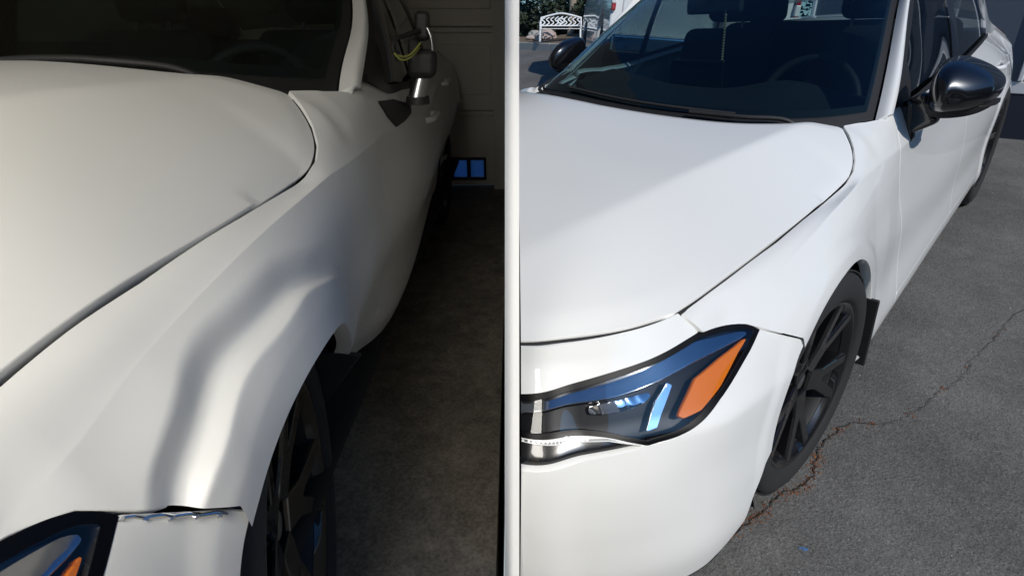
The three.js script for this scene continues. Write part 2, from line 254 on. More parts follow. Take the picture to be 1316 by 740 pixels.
// ---------------------------------------------------------------- wheel
const wheelParts = (() => {
  const Rt = .335, w = .215, prof = [], V2 = (x, y) => new THREE.Vector2(x, y);
  for (const [r, z] of [[.246, -.09], [.256, -.104], [.285, -.112], [.312, -.106], [.327, -.092], [.334, -.07], [.335, -.042], [.328, -.040], [.328, -.032], [.335, -.030], [.335, -.006], [.328, -.005], [.328, .005], [.335, .006], [.335, .030], [.328, .032], [.328, .040], [.335, .042], [.334, .07], [.327, .092], [.318, .102], [.312, .106], [.306, .1075], [.300, .1095], [.285, .112], [.268, .1095], [.262, .106], [.256, .104], [.246, .09]]) prof.push(V2(r, z));
  const tyre = new THREE.LatheGeometry(prof, 96); tyre.rotateX(Math.PI / 2); tyre.rotateY(Math.PI / 2); tyre.rotateY(0);
  // sipes: small blocks cut as dark grooves across the shoulders are built as raised ribs between them
  const ribs = []; for (let k = 0; k < 72; k++) for (const s of [-1, 1]) { const g = box(.030, .004, .0235, s * .078, .3345, 0, 0); g.rotateX(k / 72 * Math.PI * 2 + (s > 0 ? .03 : 0)); ribs.push(g); }
  const tread = merge(ribs);
  const rimProf = [[.20, -.08], [.228, -.085], [.236, -.09], [.245, -.094], [.246, -.088], [.226, -.07], [.215, -.03], [.214, .04], [.222, .07], [.232, .088], [.240, .096], [.247, .0985], [.2495, .094], [.246, .086]].map(a => V2(...a));
  const rim = new THREE.LatheGeometry(rimProf, 96); rim.rotateX(Math.PI / 2); rim.rotateY(Math.PI / 2);
  const lip = new THREE.LatheGeometry([[.224, .078], [.2325, .0895], [.2405, .0975], [.2475, .100], [.2502, .0955], [.247, .088]].map(a => V2(...a)), 96); lip.rotateX(Math.PI / 2); lip.rotateY(Math.PI / 2);
  const spokes = [];
  const sh = new THREE.Shape(); const P = (r, a) => [r * Math.sin(a), r * Math.cos(a)];
  const pts = [P(.050, -.62), P(.075, -.40), P(.11, -.27), P(.238, -.31), P(.240, -.205), P(.135, -.075), P(.120, 0), P(.135, .075), P(.240, .205), P(.238, .31), P(.11, .27), P(.075, .40), P(.050, .62)];
  pts.forEach((p, i) => i ? sh.lineTo(...p) : sh.moveTo(...p));
  const base = new THREE.ExtrudeGeometry(sh, { depth: .022, bevelEnabled: true, bevelSize: .005, bevelThickness: .007, bevelSegments: 2, curveSegments: 4 });
  { const p = base.attributes.position; for (let i = 0; i < p.count; i++) { const r = Math.hypot(p.getX(i), p.getY(i)); p.setZ(i, p.getZ(i) + .066 - .030 * (1 - r / .24) - .5 * (p.getZ(i) > .02 ? 0 : .02)); } base.computeVertexNormals(); }
  for (let k = 0; k < 5; k++) { const g = base.clone(); g.rotateZ(k / 5 * Math.PI * 2 + .35); g.rotateY(Math.PI / 2); spokes.push(g); }
  const hub = new THREE.LatheGeometry([[0, .052], [.030, .052], [.034, .048], [.055, .046], [.064, .036], [.074, -.04], [0, -.04]].map(a => V2(...a)), 48); hub.rotateX(Math.PI / 2); hub.rotateY(Math.PI / 2);
  const cap = new THREE.LatheGeometry([[0, .0], [.022, -.001], [.027, -.004], [.028, -.012], [.0, -.012]].map(a => V2(...a)), 40); cap.rotateX(Math.PI / 2); cap.rotateY(Math.PI / 2); cap.translate(.064, 0, 0);
  const nuts = []; for (let k = 0; k < 5; k++) { const g = new THREE.CylinderGeometry(.0095, .0095, .02, 6); g.rotateZ(Math.PI / 2); g.translate(.050, .055 * Math.cos(k / 5 * 6.283 + .98), .055 * Math.sin(k / 5 * 6.283 + .98)); nuts.push(g); }
  const disc = new THREE.LatheGeometry([[.07, .0], [.15, .0], [.15, -.022], [.07, -.022]].map(a => V2(...a)), 64); disc.rotateX(Math.PI / 2); disc.rotateY(Math.PI / 2); disc.translate(-.012, 0, 0);
  const caliper = box(.05, .10, .16, -.03, .0, -.135, .012);
  return { tyre, tread, lip, rim, spokes, hub, cap, nuts, disc, caliper };
})();
function wheel(parent, [X, Y, Z], sgn, steer = 0, spin = 0) {
  const w = group('wheel', parent); w.position.set(Z * sgn, Y, X); w.rotation.set(0, (sgn > 0 ? 0 : Math.PI) + steer, 0);
  const turn = g => { const c = g.clone(); c.rotateX(spin); return c; };
  mesh('tyre', merge([turn(wheelParts.tyre), turn(wheelParts.tread)]), M.rubber, w); mesh('rim', wheelParts.rim, M.barrel, w); mesh('rim_lip', wheelParts.lip, M.rim, w);
  for (const s of wheelParts.spokes) mesh('spoke', turn(s), M.rim, w);
  mesh('hub', wheelParts.hub, M.rim, w); mesh('centre_cap', wheelParts.cap, M.satin, w);
  for (const s of wheelParts.nuts) mesh('wheel_nut', turn(s), M.steel, w);
  mesh('brake_disc', wheelParts.disc, M.steel, w); mesh('brake_caliper', wheelParts.caliper, M.plastic, w);
  return w;
}

// ---------------------------------------------------------------- car
function buildCar(name, o) {
  const car = group(name), W0 = rbf(o.warp || [], o.reach || .35), W = o.tuck ? p => W0(o.tuck(p)) : W0, paint = o.paint || M.paint;
  const toW = s => b => { const q = W([b[0], b[1], b[2] * s]); return [q[2], q[1], q[0]]; };
  const outside = s => b => [s * (Math.abs(b[2]) > .55 ? 1 : .2), .6, .25];
  const fit = g => { const p = g.attributes.position; for (let i = 0; i < p.count; i++) { const q = W([p.getZ(i), p.getY(i), p.getX(i)]); p.setXYZ(i, q[2], q[1], q[0]); } return g; };   // a ready geometry in car axes (x left, y up, z forward)
  const body = (n, ms, mat = paint, parent = car) => mesh(n, toGeo(...ms), mat, parent);
  const both = f => [1, -1].map(f);
  // bonnet
  const hp = sdPoly([[-.22, -1], ...sampleCurve(hoodRear, 40), ...sampleCurve(gap.map(g => [g[0], g[2]]), 80).slice(1), ...sampleCurve(hoodFront, 40).slice(1), [.862, -1]]);
  const hoodParts = both(s => {
    let m = grid(134, 84, (u, v) => { const X = lerp(-.46, .88, u), Z = .82 * v, e = hp(X, Z); return [X, hoodY(X, Z) - .010 * sstep(.25, .6, X) * (1 - sstep(-.01, .06, e)) - (X < -.1 ? .006 * (1 - sstep(-.005, .03, e)) : 0), Z]; }, toW(s), () => [0, 1, 0]);
    m = clip(m, b => hp(b[0], b[2]) - .0042); return flange(m, .03, b => b[2] > .003);
  });
  body('hood', hoodParts);
  for (const s of [1, -1]) { const line = sampleCurve(gap, 60).filter((_, i) => i > 1).map(([X, , Z]) => [Z * s, hoodY(X, Z) - .0135, X]); mesh('bonnet_gap_shade', fit(tube(line, .0055, 90, 8)), M.rubber, car); }  // dark tube stands in for the shade inside the bonnet gap
  mesh('bonnet_gap_shade', fit(tube([...hoodFront.map(([X, Z]) => [Z, hoodY(X, Z) - .019, X]), ...hoodFront.slice(0, -1).reverse().map(([X, Z]) => [-Z, hoodY(X, Z) - .019, X])], .0065, 120, 8)), M.rubber, car);  // same dark tube for the shade along the bonnet's front edge
  // fender
  for (const s of [1, -1]) {
    const fp = sdPoly([[.476, .90], [.476, .759], [.455, .712], [.42, .708], [.385, .703], [.345, .695], [.32, .68], [.237, .634], [.2, .5], [-.2, .1], ...Array.from({ length: 40 }, (_, i) => { const y = lerp(.1, 1.05, i / 39); return [seamX(y), y]; })]);
    let m = grid(o.dent && s > 0 ? 420 : 150, o.dent && s > 0 ? 320 : 96, (u, v) => side(lerp(-.78, .5, u), v, o.dent && s > 0), toW(s), outside(s));
    m = clip(m, b => fp(b[0], b[1]) - .0034); m = clip(m, b => b[1] < .72 ? 1 : topEdge(b[0], b[2]) - .0038); m = clip(m, b => Math.hypot(b[0] - ARCH.x, b[1] - ARCH.y) - ARCH.r);
    body('fender', [flange(m, .03, b => !(b[0] > .17 && b[1] < .662))]);
    mesh('door_gap_shade', fit(tube(Array.from({ length: 30 }, (_, i) => { const y = lerp(.34, .93, i / 29), X = seamX(y); let q = side(X, .26); for (let v = .05; v < .95; v += .004) { const p = side(X, v); if (Math.abs(p[1] - y) < Math.abs(q[1] - y)) q = p; } return [s * (q[2] - .009), q[1] - .002, X]; }), .0042, 90, 6)), M.rubber, car);  // dark tube stands in for the shade in the door seam
    // doors, quarter and sill cut from the same surface
    const band = (n, x0, x1, y0, extra) => { let d = grid(70, 72, (u, v) => side(lerp(x0 - .1, x1 + .15, u), v), toW(s), outside(s)); d = clip(d, extra); return body(n, [flange(d, .03)]); };
    const sillY = X => .33 - .0 * X;
    const fd = band('front_door', -1.62, -.58, 0, b => Math.min(seamX(b[1]) - .0034 - b[0], b[0] + 1.62 - .0022, b[1] - .315, beltY(b[0]) - b[1]));
    const rd = band('rear_door', -2.62, -1.62, 0, b => Math.min(-1.6222 - .0 - b[0], b[0] + 2.62 + Math.max(0, .75 - b[1]) * -.35 - .0022, b[1] - .315, beltY(b[0]) - b[1], Math.hypot(b[0] - REAR.x, b[1] - REAR.y) - .41));
    band('sill', -2.45, -.60, 0, b => Math.min(.311 - b[1], Math.hypot(b[0] - ARCH.x, b[1] - ARCH.y) - .385, Math.hypot(b[0] - REAR.x, b[1] - REAR.y) - REAR.r, seamX(b[1]) - .003 - b[0]));
    { let d = grid(90, 72, (u, v) => side(lerp(-3.6, -2.2, u), v), toW(s), outside(s)); d = clip(d, b => Math.hypot(b[0] - REAR.x, b[1] - REAR.y) - REAR.r); d = clip(d, b => Math.max(-2.6244 - b[0] + Math.max(0, .75 - b[1]) * .35, .412 - .0044 - Math.hypot(b[0] - REAR.x, b[1] - REAR.y)) * (1) ); d = clip(d, b => beltY(b[0]) - b[1]); d = clip(d, b => b[1] > .315 || b[0] < -2.7 ? 1 : b[1] - .315); body('quarter_panel', [flange(d, .03)]); }
    for (const [dr, X] of [[fd, -1.50], [rd, -2.42]]) {
      const q = side(X + .08, .285), h = W([q[0], q[1], q[2] * s]); const pts = [[h[2] - .01 * s, h[1], h[0] + .10], [h[2] + .022 * s, h[1] + .004, h[0] + .075], [h[2] + .026 * s, h[1] + .006, h[0]], [h[2] + .022 * s, h[1] + .004, h[0] - .075], [h[2] - .01 * s, h[1], h[0] - .10]];
      const g = tube(pts, .011, 30, 10); mesh('handle', g, paint, dr);
    }
    // wheel wells
    for (const A of [ARCH, REAR]) { const g = new THREE.CylinderGeometry(.392, .392, .34, 48, 1, true, Math.PI * .5 - .35, Math.PI + .7); g.rotateZ(Math.PI / 2); g.rotateX(Math.PI / 2 * 2); g.translate(s * (.865 - .17), A.y, A.x); 
      const ring = []; for (let k = 0; k <= 60; k++) { const a = lerp(-25, 205, k / 60) * R; ring.push(a); }
      const m2 = grid(60, 6, (u, v) => { const a = lerp(-28, 208, u) * R; const zz = lerp(.872, .54, v); return [A.x + .388 * Math.cos(a), A.y + .388 * Math.sin(a), zz]; }, toW(s));
      const m3 = grid(60, 2, (u, v) => { const a = lerp(-28, 208, u) * R; const rr = lerp(.388, .0, v); return [A.x + rr * Math.cos(a), A.y + rr * Math.sin(a), .54]; }, toW(s));
      body('wheel_well', [m2, m3], M.cavity); }
    // mud flap behind the front wheel
    { const g = box(.20, .25, .012, s * .822, .335, -.371, .005); g.translate(0, -.335, .371); g.rotateX(.06); g.translate(0, .335, -.371); mesh('mud_flap', fit(g), M.plastic, car); }
  }
  // bumper
  const bp = sdPoly([C, [.60, .80], [1.2, .80], [1.2, .135], [.60, .145], [.55, .155], [.43, .218], [.37, .36], [.30, .42], [.19, .60], F_, E_, [.345, .69], [.42, .70], D]);
  const lp = sdPoly(lampPoly), gp = sdPoly(grillePoly);
  const bumpGrid = (s, nt, ny, y0, y1, t0, t1) => grid(nt, ny, (u, v) => bump(lerp(t0, t1, u), lerp(y0, y1, v)), toW(s), b => [s * b[2], .2, b[0]]);
  body('front_bumper', both(s => {
    let m = bumpGrid(s, 130, 104, .12, .77, 0, 1);
    m = clip(m, b => bp(b[0], b[1]) - .0022); m = clip(m, b => frontEdgeY(b[0]) - b[1] - .006); m = clip(m, b => -lp(b[0], b[1]) - .001); m = clip(m, b => -gp(b[0], b[1]));
    m = clip(m, b => Math.hypot(b[0] - ARCH.x, b[1] - ARCH.y) - ARCH.r - .002);
    return flange(m, .03, b => b[2] > .004);
  }));
  // dark recess, grille mouth and lower lip
  body('grille', both(s => { let m = bumpGrid(s, 60, 20, .53, .66, .3, 1); m = clip(m, b => gp(b[0], b[1]) + .004); return offset(m, -.022); }), M.blackGloss);
  body('grille_trim', both(s => { const L = sdPoly([[.69, .566], [.72, .580], [.83, .594], [.895, .6045], [1.2, .618], [1.2, .6145], [.895, .6012], [.83, .5905], [.72, .5765]]); let m = bumpGrid(s, 160, 60, .54, .63, .35, 1); return flange(clip(m, b => L(b[0], b[1])), .008); }), M.trim);
  body('lower_lip', both(s => { let m = bumpGrid(s, 60, 6, .09, .16, .1, 1); m = clip(m, b => b[0] - .47); return offset(m, -.02); }), M.plastic);
  // headlamps
  for (const s of [1, -1]) {
    const lampG = group('headlight', car);
    const area = (poly, d, y0 = .52, y1 = .73, n = 190) => { const f = sdPoly(poly); let m = bumpGrid(s, n, 110, y0, y1, 0.05, .95); m = clip(m, b => f(b[0], b[1])); if (typeof d === 'number') return offset(m, -d); for (const v of m.V) v.p = add(v.p, v.n, -d(v.b)); normals(m); return m; };
    body('lamp_housing', [flange(area(lampPoly, .045), .02)], M.lampBlack, lampG);
    { let m = bumpGrid(s, 200, 110, .52, .73, .05, .95); m = clip(m, b => lp(b[0], b[1])); m = clip(m, b => .0085 - lp(b[0], b[1])); body('lamp_rim', [flange(m, .045)], M.lampBlack, lampG); }
    { let m = bumpGrid(s, 110, 64, .52, .73, .05, .95); m = clip(m, b => lp(b[0], b[1]) - .006); body('lens', [offset(m, -.0015)], M.lens, lampG); }
    for (const part of o.lamp) { const m = flange(area(part.poly, part.depth), part.thick || .01); body(part.name, [m], part.mat, lampG); }
  }
  // greenhouse
  const wsg = (s, u0, u1, v0, v1, n = 40, k = 30) => grid(n, k, (a, b) => ws(lerp(u0, u1, a), lerp(v0, v1, b)), toW(s), () => [0, .6, .5]);
  body('windshield', both(s => wsg(s, 0, .955, .02, .97)), M.screenGlass);
  body('windshield_border', both(s => [offset(wsg(s, .935, 1, -.02, 1, 8), -.004), offset(wsg(s, 0, .935, -.03, .055, 40, 4), -.004), offset(wsg(s, 0, .935, .95, 1, 40, 4), -.004)]).flat(), M.black);
  body('cowl', both(s => { const rear = hoodRear.map(p => [p[0] + .03, hoodY(p[0], p[1]) - .022, p[1]]); return grid(50, 6, (u, v) => { const a = catmull(rear, u * 5), b = ws(u * .97, -.01); return [lerp(a[0], b[0] - .01, v), lerp(a[1], b[1] - .008, v) - .01 * Math.sin(Math.PI * v), lerp(a[2], b[2], v)]; }, toW(s), () => [0, 1, 0]); }), M.plastic);
  for (const s of [1, -1]) {
    // front roof pillar: a rounded bar swept along the windscreen's edge
    const path = Array.from({ length: 25 }, (_, i) => { const v = lerp(-.03, 1, i / 24), a = ws(1, v); const X = a[0] - .025; const r = rail(X); return [[a[0] + .0, a[1] + .004, a[2] + .004], [X - .02, lerp(a[1], r[0], .9) + .006, Math.max(a[2] + .02, r[1] + .004)]]; });
    body('roof_pillar', [flange(grid(24, 8, (u, v) => { const [a, b] = path[Math.round(u * 24)]; const q = v; const p = a.map((c, k) => lerp(c, b[k], q)); const bul = .010 * Math.sin(Math.PI * v); return [p[0] + bul * .5, p[1] + bul, p[2] + bul * .8]; }, toW(s), () => [.4, .6, s * .7]), .02)]);
    // side glass and trims
    const belt = X => [beltY(X), beltZ(X)];
    const sg = (X, v) => { const b = belt(X), r = rail(X); const y = lerp(b[0], r[0], v), z = lerp(b[1] + .0, r[1] - .004, v) + .025 * Math.sin(Math.PI * v) * sstep(.6, 1.1, -X); return [X, y, z]; };
    const pane = (n, poly, mat, d) => { const f = sdPoly(poly); let m = grid(120, 40, (u, v) => sg(lerp(-3.35, -.58, u), lerp(-.02, 1.0, v)), toW(s), () => [0, .3, s]); m = clip(m, b => f(b[0], b[1])); return body(n, [d ? offset(m, d) : m], mat); };
    const railPts = (x0, x1, dy) => Array.from({ length: 24 }, (_, i) => { const X = lerp(x0, x1, i / 23); return [X, rail(X)[0] + dy]; });
    const beltPts = (x0, x1, dy) => Array.from({ length: 24 }, (_, i) => { const X = lerp(x0, x1, i / 23); return [X, belt(X)[0] + dy]; });
    pane('side_window', [...beltPts(-.86, -1.57, .012), ...railPts(-1.57, -.86, -.04)], M.sideGlass, -.008);
    pane('side_window', [...beltPts(-1.66, -2.55, .012), ...railPts(-2.45, -1.66, -.04)], M.sideGlass, -.008);
    pane('mirror_panel', [...beltPts(-.64, -.86, .004), ...railPts(-.86, -.64, -.02)], M.black, -.004);
    pane('centre_pillar', [...beltPts(-1.56, -1.67, .004), ...railPts(-1.67, -1.56, -.02)], M.blackGloss, -.004);
    pane('window_frame', [...railPts(-.62, -2.7, -.045), ...railPts(-2.7, -.62, -.004)], M.black, .001);
    pane('belt_moulding', [...beltPts(-.66, -2.7, .018), ...beltPts(-2.7, -.66, -.004)], M.black, .004);
    pane('rear_pillar', [[-3.35, .90], [-2.55, .90], [-2.55, .945], [-2.47, 1.30], ...railPts(-2.47, -3.35, .0)], paint, .002);
    body('roof_rail', [grid(60, 6, (u, v) => { const X = lerp(-2.75, -1.36, u), r = rail(X); return [X, r[0] + lerp(-.012, .03, v), r[1] + .006 - .06 * v * v]; }, toW(s), () => [0, .5, s])]);
  }
  body('roof', both(s => grid(30, 20, (u, v) => { const X = lerp(-2.55, -1.27 - .15 * v * v, u), r = rail(Math.min(X, -1.42)); return [X, lerp(1.405 + .03 * Math.sin(Math.PI * u * .9 + .3) * 1, r[0] + .03, v * v), v * (r[1] - .045)]; }, toW(s), () => [0, 1, 0])), paint);
  body('rear_window', both(s => grid(20, 20, (u, v) => { const X = lerp(-3.2, -2.55, u), r = rail(X); return [X, r[0] + .035 * (1 - v * v), v * (r[1] - .02)]; }, toW(s), () => [0, 1, 0])), M.sideGlass);
  body('trunk_lid', both(s => grid(16, 20, (u, v) => { const X = lerp(-3.62, -3.18, u), y = beltY(X), z = beltZ(X); return [X, y + .03 * (1 - v * v), v * z]; }, toW(s), () => [0, 1, 0])), paint);
  body('rear_bumper', both(s => grid(30, 24, (u, v) => { const q = side(-3.6, u); return [-3.6 - .16 * Math.sin(Math.PI * .5 * (1 - v)) * Math.sqrt(Math.max(0, 1 - v * v * .6)), q[1], q[2] * Math.sin(Math.PI * .5 * v)]; }, toW(s), () => [-1, 0, 0])), paint);
  for (const s of [1, -1]) { const m = grid(10, 6, (u, v) => { const q = side(-3.6, .12 + .28 * v); const a = lerp(.55, 1, u); return [-3.6 - .166 * Math.sin(Math.PI * .5 * (1 - a)) * Math.sqrt(1 - a * a * .6) - .004, q[1], q[2] * Math.sin(Math.PI * .5 * a) + .003]; }, toW(s), () => [-1, 0, 0]); body('tail_light', [m], M.red); }
  mesh('underbody', merge([box(1.5, .05, 3.9, 0, .22, -1.5, .02), box(1.05, .3, .9, 0, .42, .15, .05), box(1.3, .06, 2.6, 0, .30, -1.9, .02)]), M.cavity, car);
  mesh('radiator_support', box(1.0, .42, .08, 0, .48, .62, .02), M.cavity, car);
  mesh('firewall', box(1.36, .62, .03, 0, .60, -.47), M.cavity, car);
  // cabin
  const dm = grid(40, 20, (u, v) => { const Z = lerp(-.70, .70, u), hump = .045 * Math.exp(-(((Z - .37) / .17) ** 2)) * sstep(.25, .6, v); const X = lerp(-.50 - .12 * (Z / .7) ** 2, -.98, v); return [X, lerp(.915, .925, sstep(0, .4, v)) - .22 * sstep(.80, 1, v) + hump, Z]; }, toW(1), () => [0, 1, 0]);
  body('dashboard', [flange(dm, .10)], M.dash);
  mesh('centre_screen', box(.24, .13, .014, 0, .98, -.90, .006), M.blackGloss, car);
  { const g = new THREE.TorusGeometry(.182, .016, 14, 56); const h = merge([g, box(.30, .03, .02, 0, 0, .0, .008), box(.035, .17, .02, 0, -.09, 0, .008), box(.12, .09, .04, 0, -.01, .0, .015)]); h.rotateX(-.42); h.translate(.40, .86, -1.04); mesh('steering_wheel', h, M.plastic, car); }
  for (const x of [.37, -.30]) {
    const sgp = group('seat', car);
    mesh('seat_cushion', box(.50, .16, .52, x, .42, -1.42, .06), M.fabric, sgp);
    const bk = box(.48, .64, .14, 0, .32, 0, .06); bk.rotateX(-.32); bk.translate(x, .46, -1.62); mesh('backrest', bk, M.fabric, sgp);
    const hr = box(.26, .19, .11, 0, 0, 0, .045); hr.rotateX(-.22); hr.translate(x, 1.19, -1.865); mesh('headrest', hr, M.fabric, sgp);
    for (const d of [-.07, .07]) mesh('headrest_post', bar([x + d, 1.00, -1.80], [x + d, 1.14, -1.85], .012, .012), M.steel, sgp);
  }
  { const b = merge([box(1.28, .62, .16, 0, .72, -2.52, .06), box(.24, .15, .1, .4, 1.1, -2.56, .04), box(.24, .15, .1, -.4, 1.1, -2.56, .04)]); mesh('rear_seat', b, M.fabric, car); }
  { const mg = group('interior_mirror', car); mesh('mirror_shell', box(.24, .062, .03, .0, 1.235, -1.02, .014), M.plastic, mg); mesh('mirror_stem', bar([0, 1.25, -1.01], [0, 1.335, -1.03], .02, .03, .006), M.plastic, mg); }
  // wipers
  const wip = (pts, blade) => { const g = group('wiper', car); mesh('wiper_arm', fit(tube(pts, .007, 30, 8)), M.plastic, g); mesh('wiper_blade', fit(tube(blade, .005, 30, 8)), M.rubber, g); };
  const wp = (u, v, d = .012) => { const s = Math.sign(u) || 1, q = ws(Math.abs(u), v); return [q[2] * s, q[1] + d, q[0] + d * .5]; };
  wip([wp(.66, -.02, .008), wp(.60, -.004, .016), wp(.46, .002, .017), wp(.28, .008, .015)], [wp(.42, .02, .010), wp(.22, .026, .010), wp(.0, .03, .010), wp(-.22, .034, .010)]);
  wip([wp(-.30, -.02, .006), wp(-.42, -.008, .012), wp(-.6, .0, .012), wp(-.74, .01, .012)], [wp(-.45, .01, .008), wp(-.62, .02, .008), wp(-.78, .035, .008), wp(-.88, .05, .008)]);
  wheel(car, [ARCH.x, .335, .775 - (o.inset || 0)], 1, o.steer || 0, .2); wheel(car, [ARCH.x, .335, .775], -1, o.steer || 0, .5);
  wheel(car, [REAR.x, .335, .78 - (o.inset || 0) * 1.8], 1, 0, .9); wheel(car, [REAR.x, .335, .78], -1, 0, .1);
  return { car, W, fit, toW, body };
}
// smooth shell through stacked outlines, used for the mirror housings
function loft(rings, capEnds = true) {
  const n = rings[0].length, P = [], I = []; for (const r of rings) for (const p of r) P.push(...p);
  for (let i = 0; i + 1 < rings.length; i++) for (let j = 0; j < n; j++) { const a = i * n + j, b = i * n + (j + 1) % n; I.push(a, b, a + n, b, b + n, a + n); }
  if (capEnds) for (const e of [0, rings.length - 1]) { const c = [0, 0, 0]; for (const p of rings[e]) p.forEach((v, k) => c[k] += v / n); const q = P.length / 3; P.push(...c); for (let j = 0; j < n; j++) { const a = e * n + j, b = e * n + (j + 1) % n; e ? I.push(a, b, q) : I.push(b, a, q); } }
  const g = new THREE.BufferGeometry(); g.setAttribute('position', new THREE.Float32BufferAttribute(P, 3)); g.setIndex(I); g.setAttribute('uv', new THREE.Float32BufferAttribute(new Float32Array(P.length / 3 * 2), 2)); g.computeVertexNormals(); return g;
}
function doorMirror(c, s) {
  const g = group('door_mirror', c.car);
  const outline = [[.852, 1.005], [.857, 1.055], [.875, 1.082], [.915, 1.088], [.96, 1.073], [1.0, 1.05], [1.022, 1.022], [1.018, .985], [.985, .957], [.94, .945], [.895, .943], [.862, .955]];
  const sm = Array.from({ length: 60 }, (_, i) => catmull([...outline, ...outline, ...outline], 12 + i / 60 * 12));
  const cx = .935, cy = 1.01, rings = [];
  for (const [X, k] of [[-.795, .90], [-.79, .965], [-.775, .995], [-.74, 1.0], [-.70, .97], [-.665, .90], [-.64, .80], [-.618, .64], [-.602, .44], [-.594, .22]]) rings.push(sm.map(([z, y]) => [s * (cx + (z - cx) * k - (1 - k) * .02), cy + (y - cy) * k - (1 - k) * .012, X - Math.max(0, z - .9) * .35 * (k > .5 ? 1 : .6)]));
  mesh('mirror_housing', c.fit(loft(rings)), M.blackGloss, g);
  const band = sm.filter(([z, y]) => y < .985);
  mesh('mirror_lower_shell', c.fit(loft([[-.79, .98], [-.74, 1.02], [-.69, .99], [-.655, .92]].map(([X, k]) => sm.map(([z, y]) => [s * (cx + (z - cx) * k - (1 - k) * .02), cy - .012 + Math.min(y - cy, -.028) * k, X - Math.max(0, z - .9) * .35])))), M.plastic, g);
  mesh('mirror_glass', c.fit(loft([sm.map(([z, y]) => [s * (cx + (z - cx) * .86), cy + (y - cy) * .86, -.798 - Math.max(0, z - .9) * .35]), sm.map(([z, y]) => [s * (cx + (z - cx) * .86), cy + (y - cy) * .86, -.80 - Math.max(0, z - .9) * .35])])), M.chrome, g);
  mesh('mirror_foot', c.fit(merge([bar([s * .80, .905, -.735], [s * .875, .955, -.72], .05, .10, .018), bar([s * .80, .90, -.73], [s * .835, .905, -.73], .055, .13, .02)])), M.blackGloss, g);
}
const WARP_L = [
  [[-.41, .955, .71], [-.417, .988, .723]], [[-.35, .915, .766], [-.357, .916, .787]], [[-.25, .845, .797], [-.262, .876, .813]], [[-.05, .825, .783], [-.052, .848, .773]], [[.132, .81, .763], [.128, .841, .751]],
  [[-.25, .976, .444], [-.262, 1.031, .458]], [[-.32, .969, .60], [-.328, 1.009, .61]], [[.06, .932, .53], [.035, .992, .549]], [[-.165, .955, .598], [-.17, .997, .601]],
  [[-.632, .956, .786], [-.639, .97, .808]], [[-.6, .853, .835], [-.6, .851, .838]], [[.322, .679, .824], [.30, .708, .815]], [[.237, .634, .887], [.243, .642, .865]],
  [[-.018, .701, .892], [-.019, .702, .892]], [[-.2, .838, .823], [-.2, .843, .819]], [[0, .822, .817], [-.001, .834, .81]],
  [[-.56, .955, .768], [-.569, .976, .795]], [[-1.42, .825, .847], [-1.41, .79, .848]], [[-.879, 1.107, .687], [-.892, 1.106, .738]],
  [[-.113, .689, .892], [-.096, .664, .882]], [[-.201, .651, .897], [-.172, .62, .861]], [[-.277, .595, .893], [-.246, .569, .842]], [[-.335, .517, .895], [-.306, .51, .82]], [[-.372, .43, .90], [-.351, .452, .80]], [[-.384, .348, .905], [-.369, .397, .78]], [[-.39, .23, .90], [-.37, .33, .70]], [[-.745, 1.036, .715], [-.756, 1.046, .758]], [[-1.2, 1.27, .62], [-1.2, 1.27, .66]],
];
const WARP_R = [
  [[-.41, .949, .71], [-.412, .956, .711]], [[-.25, .976, .444], [-.25, .976, .444]], [[-.23, .985, .25], [-.23, .986, .25]], [[-.22, .989, 0], [-.224, 1.004, 0]], [[-.23, .985, -.25], [-.246, 1.018, -.241]], [[-.25, .976, -.444], [-.31, 1.01, -.39]], [[-.41, .949, -.71], [-.54, .972, -.571]],
  [[-.575, .945, -.75], [-.742, .996, -.556]], [[-.829, 1.081, -.697], [-.97, 1.126, -.506]], [[-.998, 1.167, -.662], [-1.124, 1.208, -.474]], [[-.70, 1.01, -.94], [-.90, 1.05, -.70]],
  [[-.575, .945, .75], [-.579, .95, .763]], [[-.998, 1.167, .662], [-.997, 1.183, .657]], [[-.632, .956, .786], [-.631, .956, .786]], [[-.6, .853, .835], [-.6, .853, .835]], [[-.05, .825, .783], [-.05, .825, .783]], [[.3, .78, .73], [.3, .78, .73]], [[.2, .87, .4], [.2, .87, .4]], [[0, .70, .89], [0, .70, .89]], [[-1.6, .85, .85], [-1.6, .85, .85]], [[-3.2, .93, .75], [-3.18, .84, .735]],
];
// ---------------------------------------------------------------- ground outside (a sloping asphalt yard that levels off)
const yard = new THREE.Matrix4().makeRotationFromEuler(new THREE.Euler(6.4 * R, -43.9 * R, .7 * R, 'YZX')).setPosition(.2341, 0, -1.9423);
const nrm = new THREE.Vector3(0, 1, 0).transformDirection(yard);
function gY(x, z) { let v = -(nrm.x * (x - .2341) + nrm.z * (z + 1.9423)) / nrm.y; if (v > 1) v = 1 + .5 * (1 - Math.exp(-(v - 1) / .5)); if (v < -.4) v = -.4 - .3 * (1 - Math.exp((v + .4) / .3)); return v; }
const asphaltMap = texture(1024, (u, v) => { const g = nE(u, v), s = nD(u, v), b = fbm(u, v); let k = .375 + .12 * (b - .5) + .075 * (g - .5) + .055 * (s - .5); if (g > .91) k += .16 * (g - .91) / .09; if (g < .10) k -= .08; return [k * 1.0, k * .988, k * .965]; }, true, 1 / 1.6);
const asphaltBump = texture(1024, (u, v) => { const k = .5 + .5 * (nE(u, v) - .5) + .4 * (nD(u, v) - .5); return [k, k, k]; }, false, 1 / 1.6);
M.asphalt = std([1, 1, 1], .88, { map: asphaltMap, bumpMap: asphaltBump, bumpScale: .0025 });
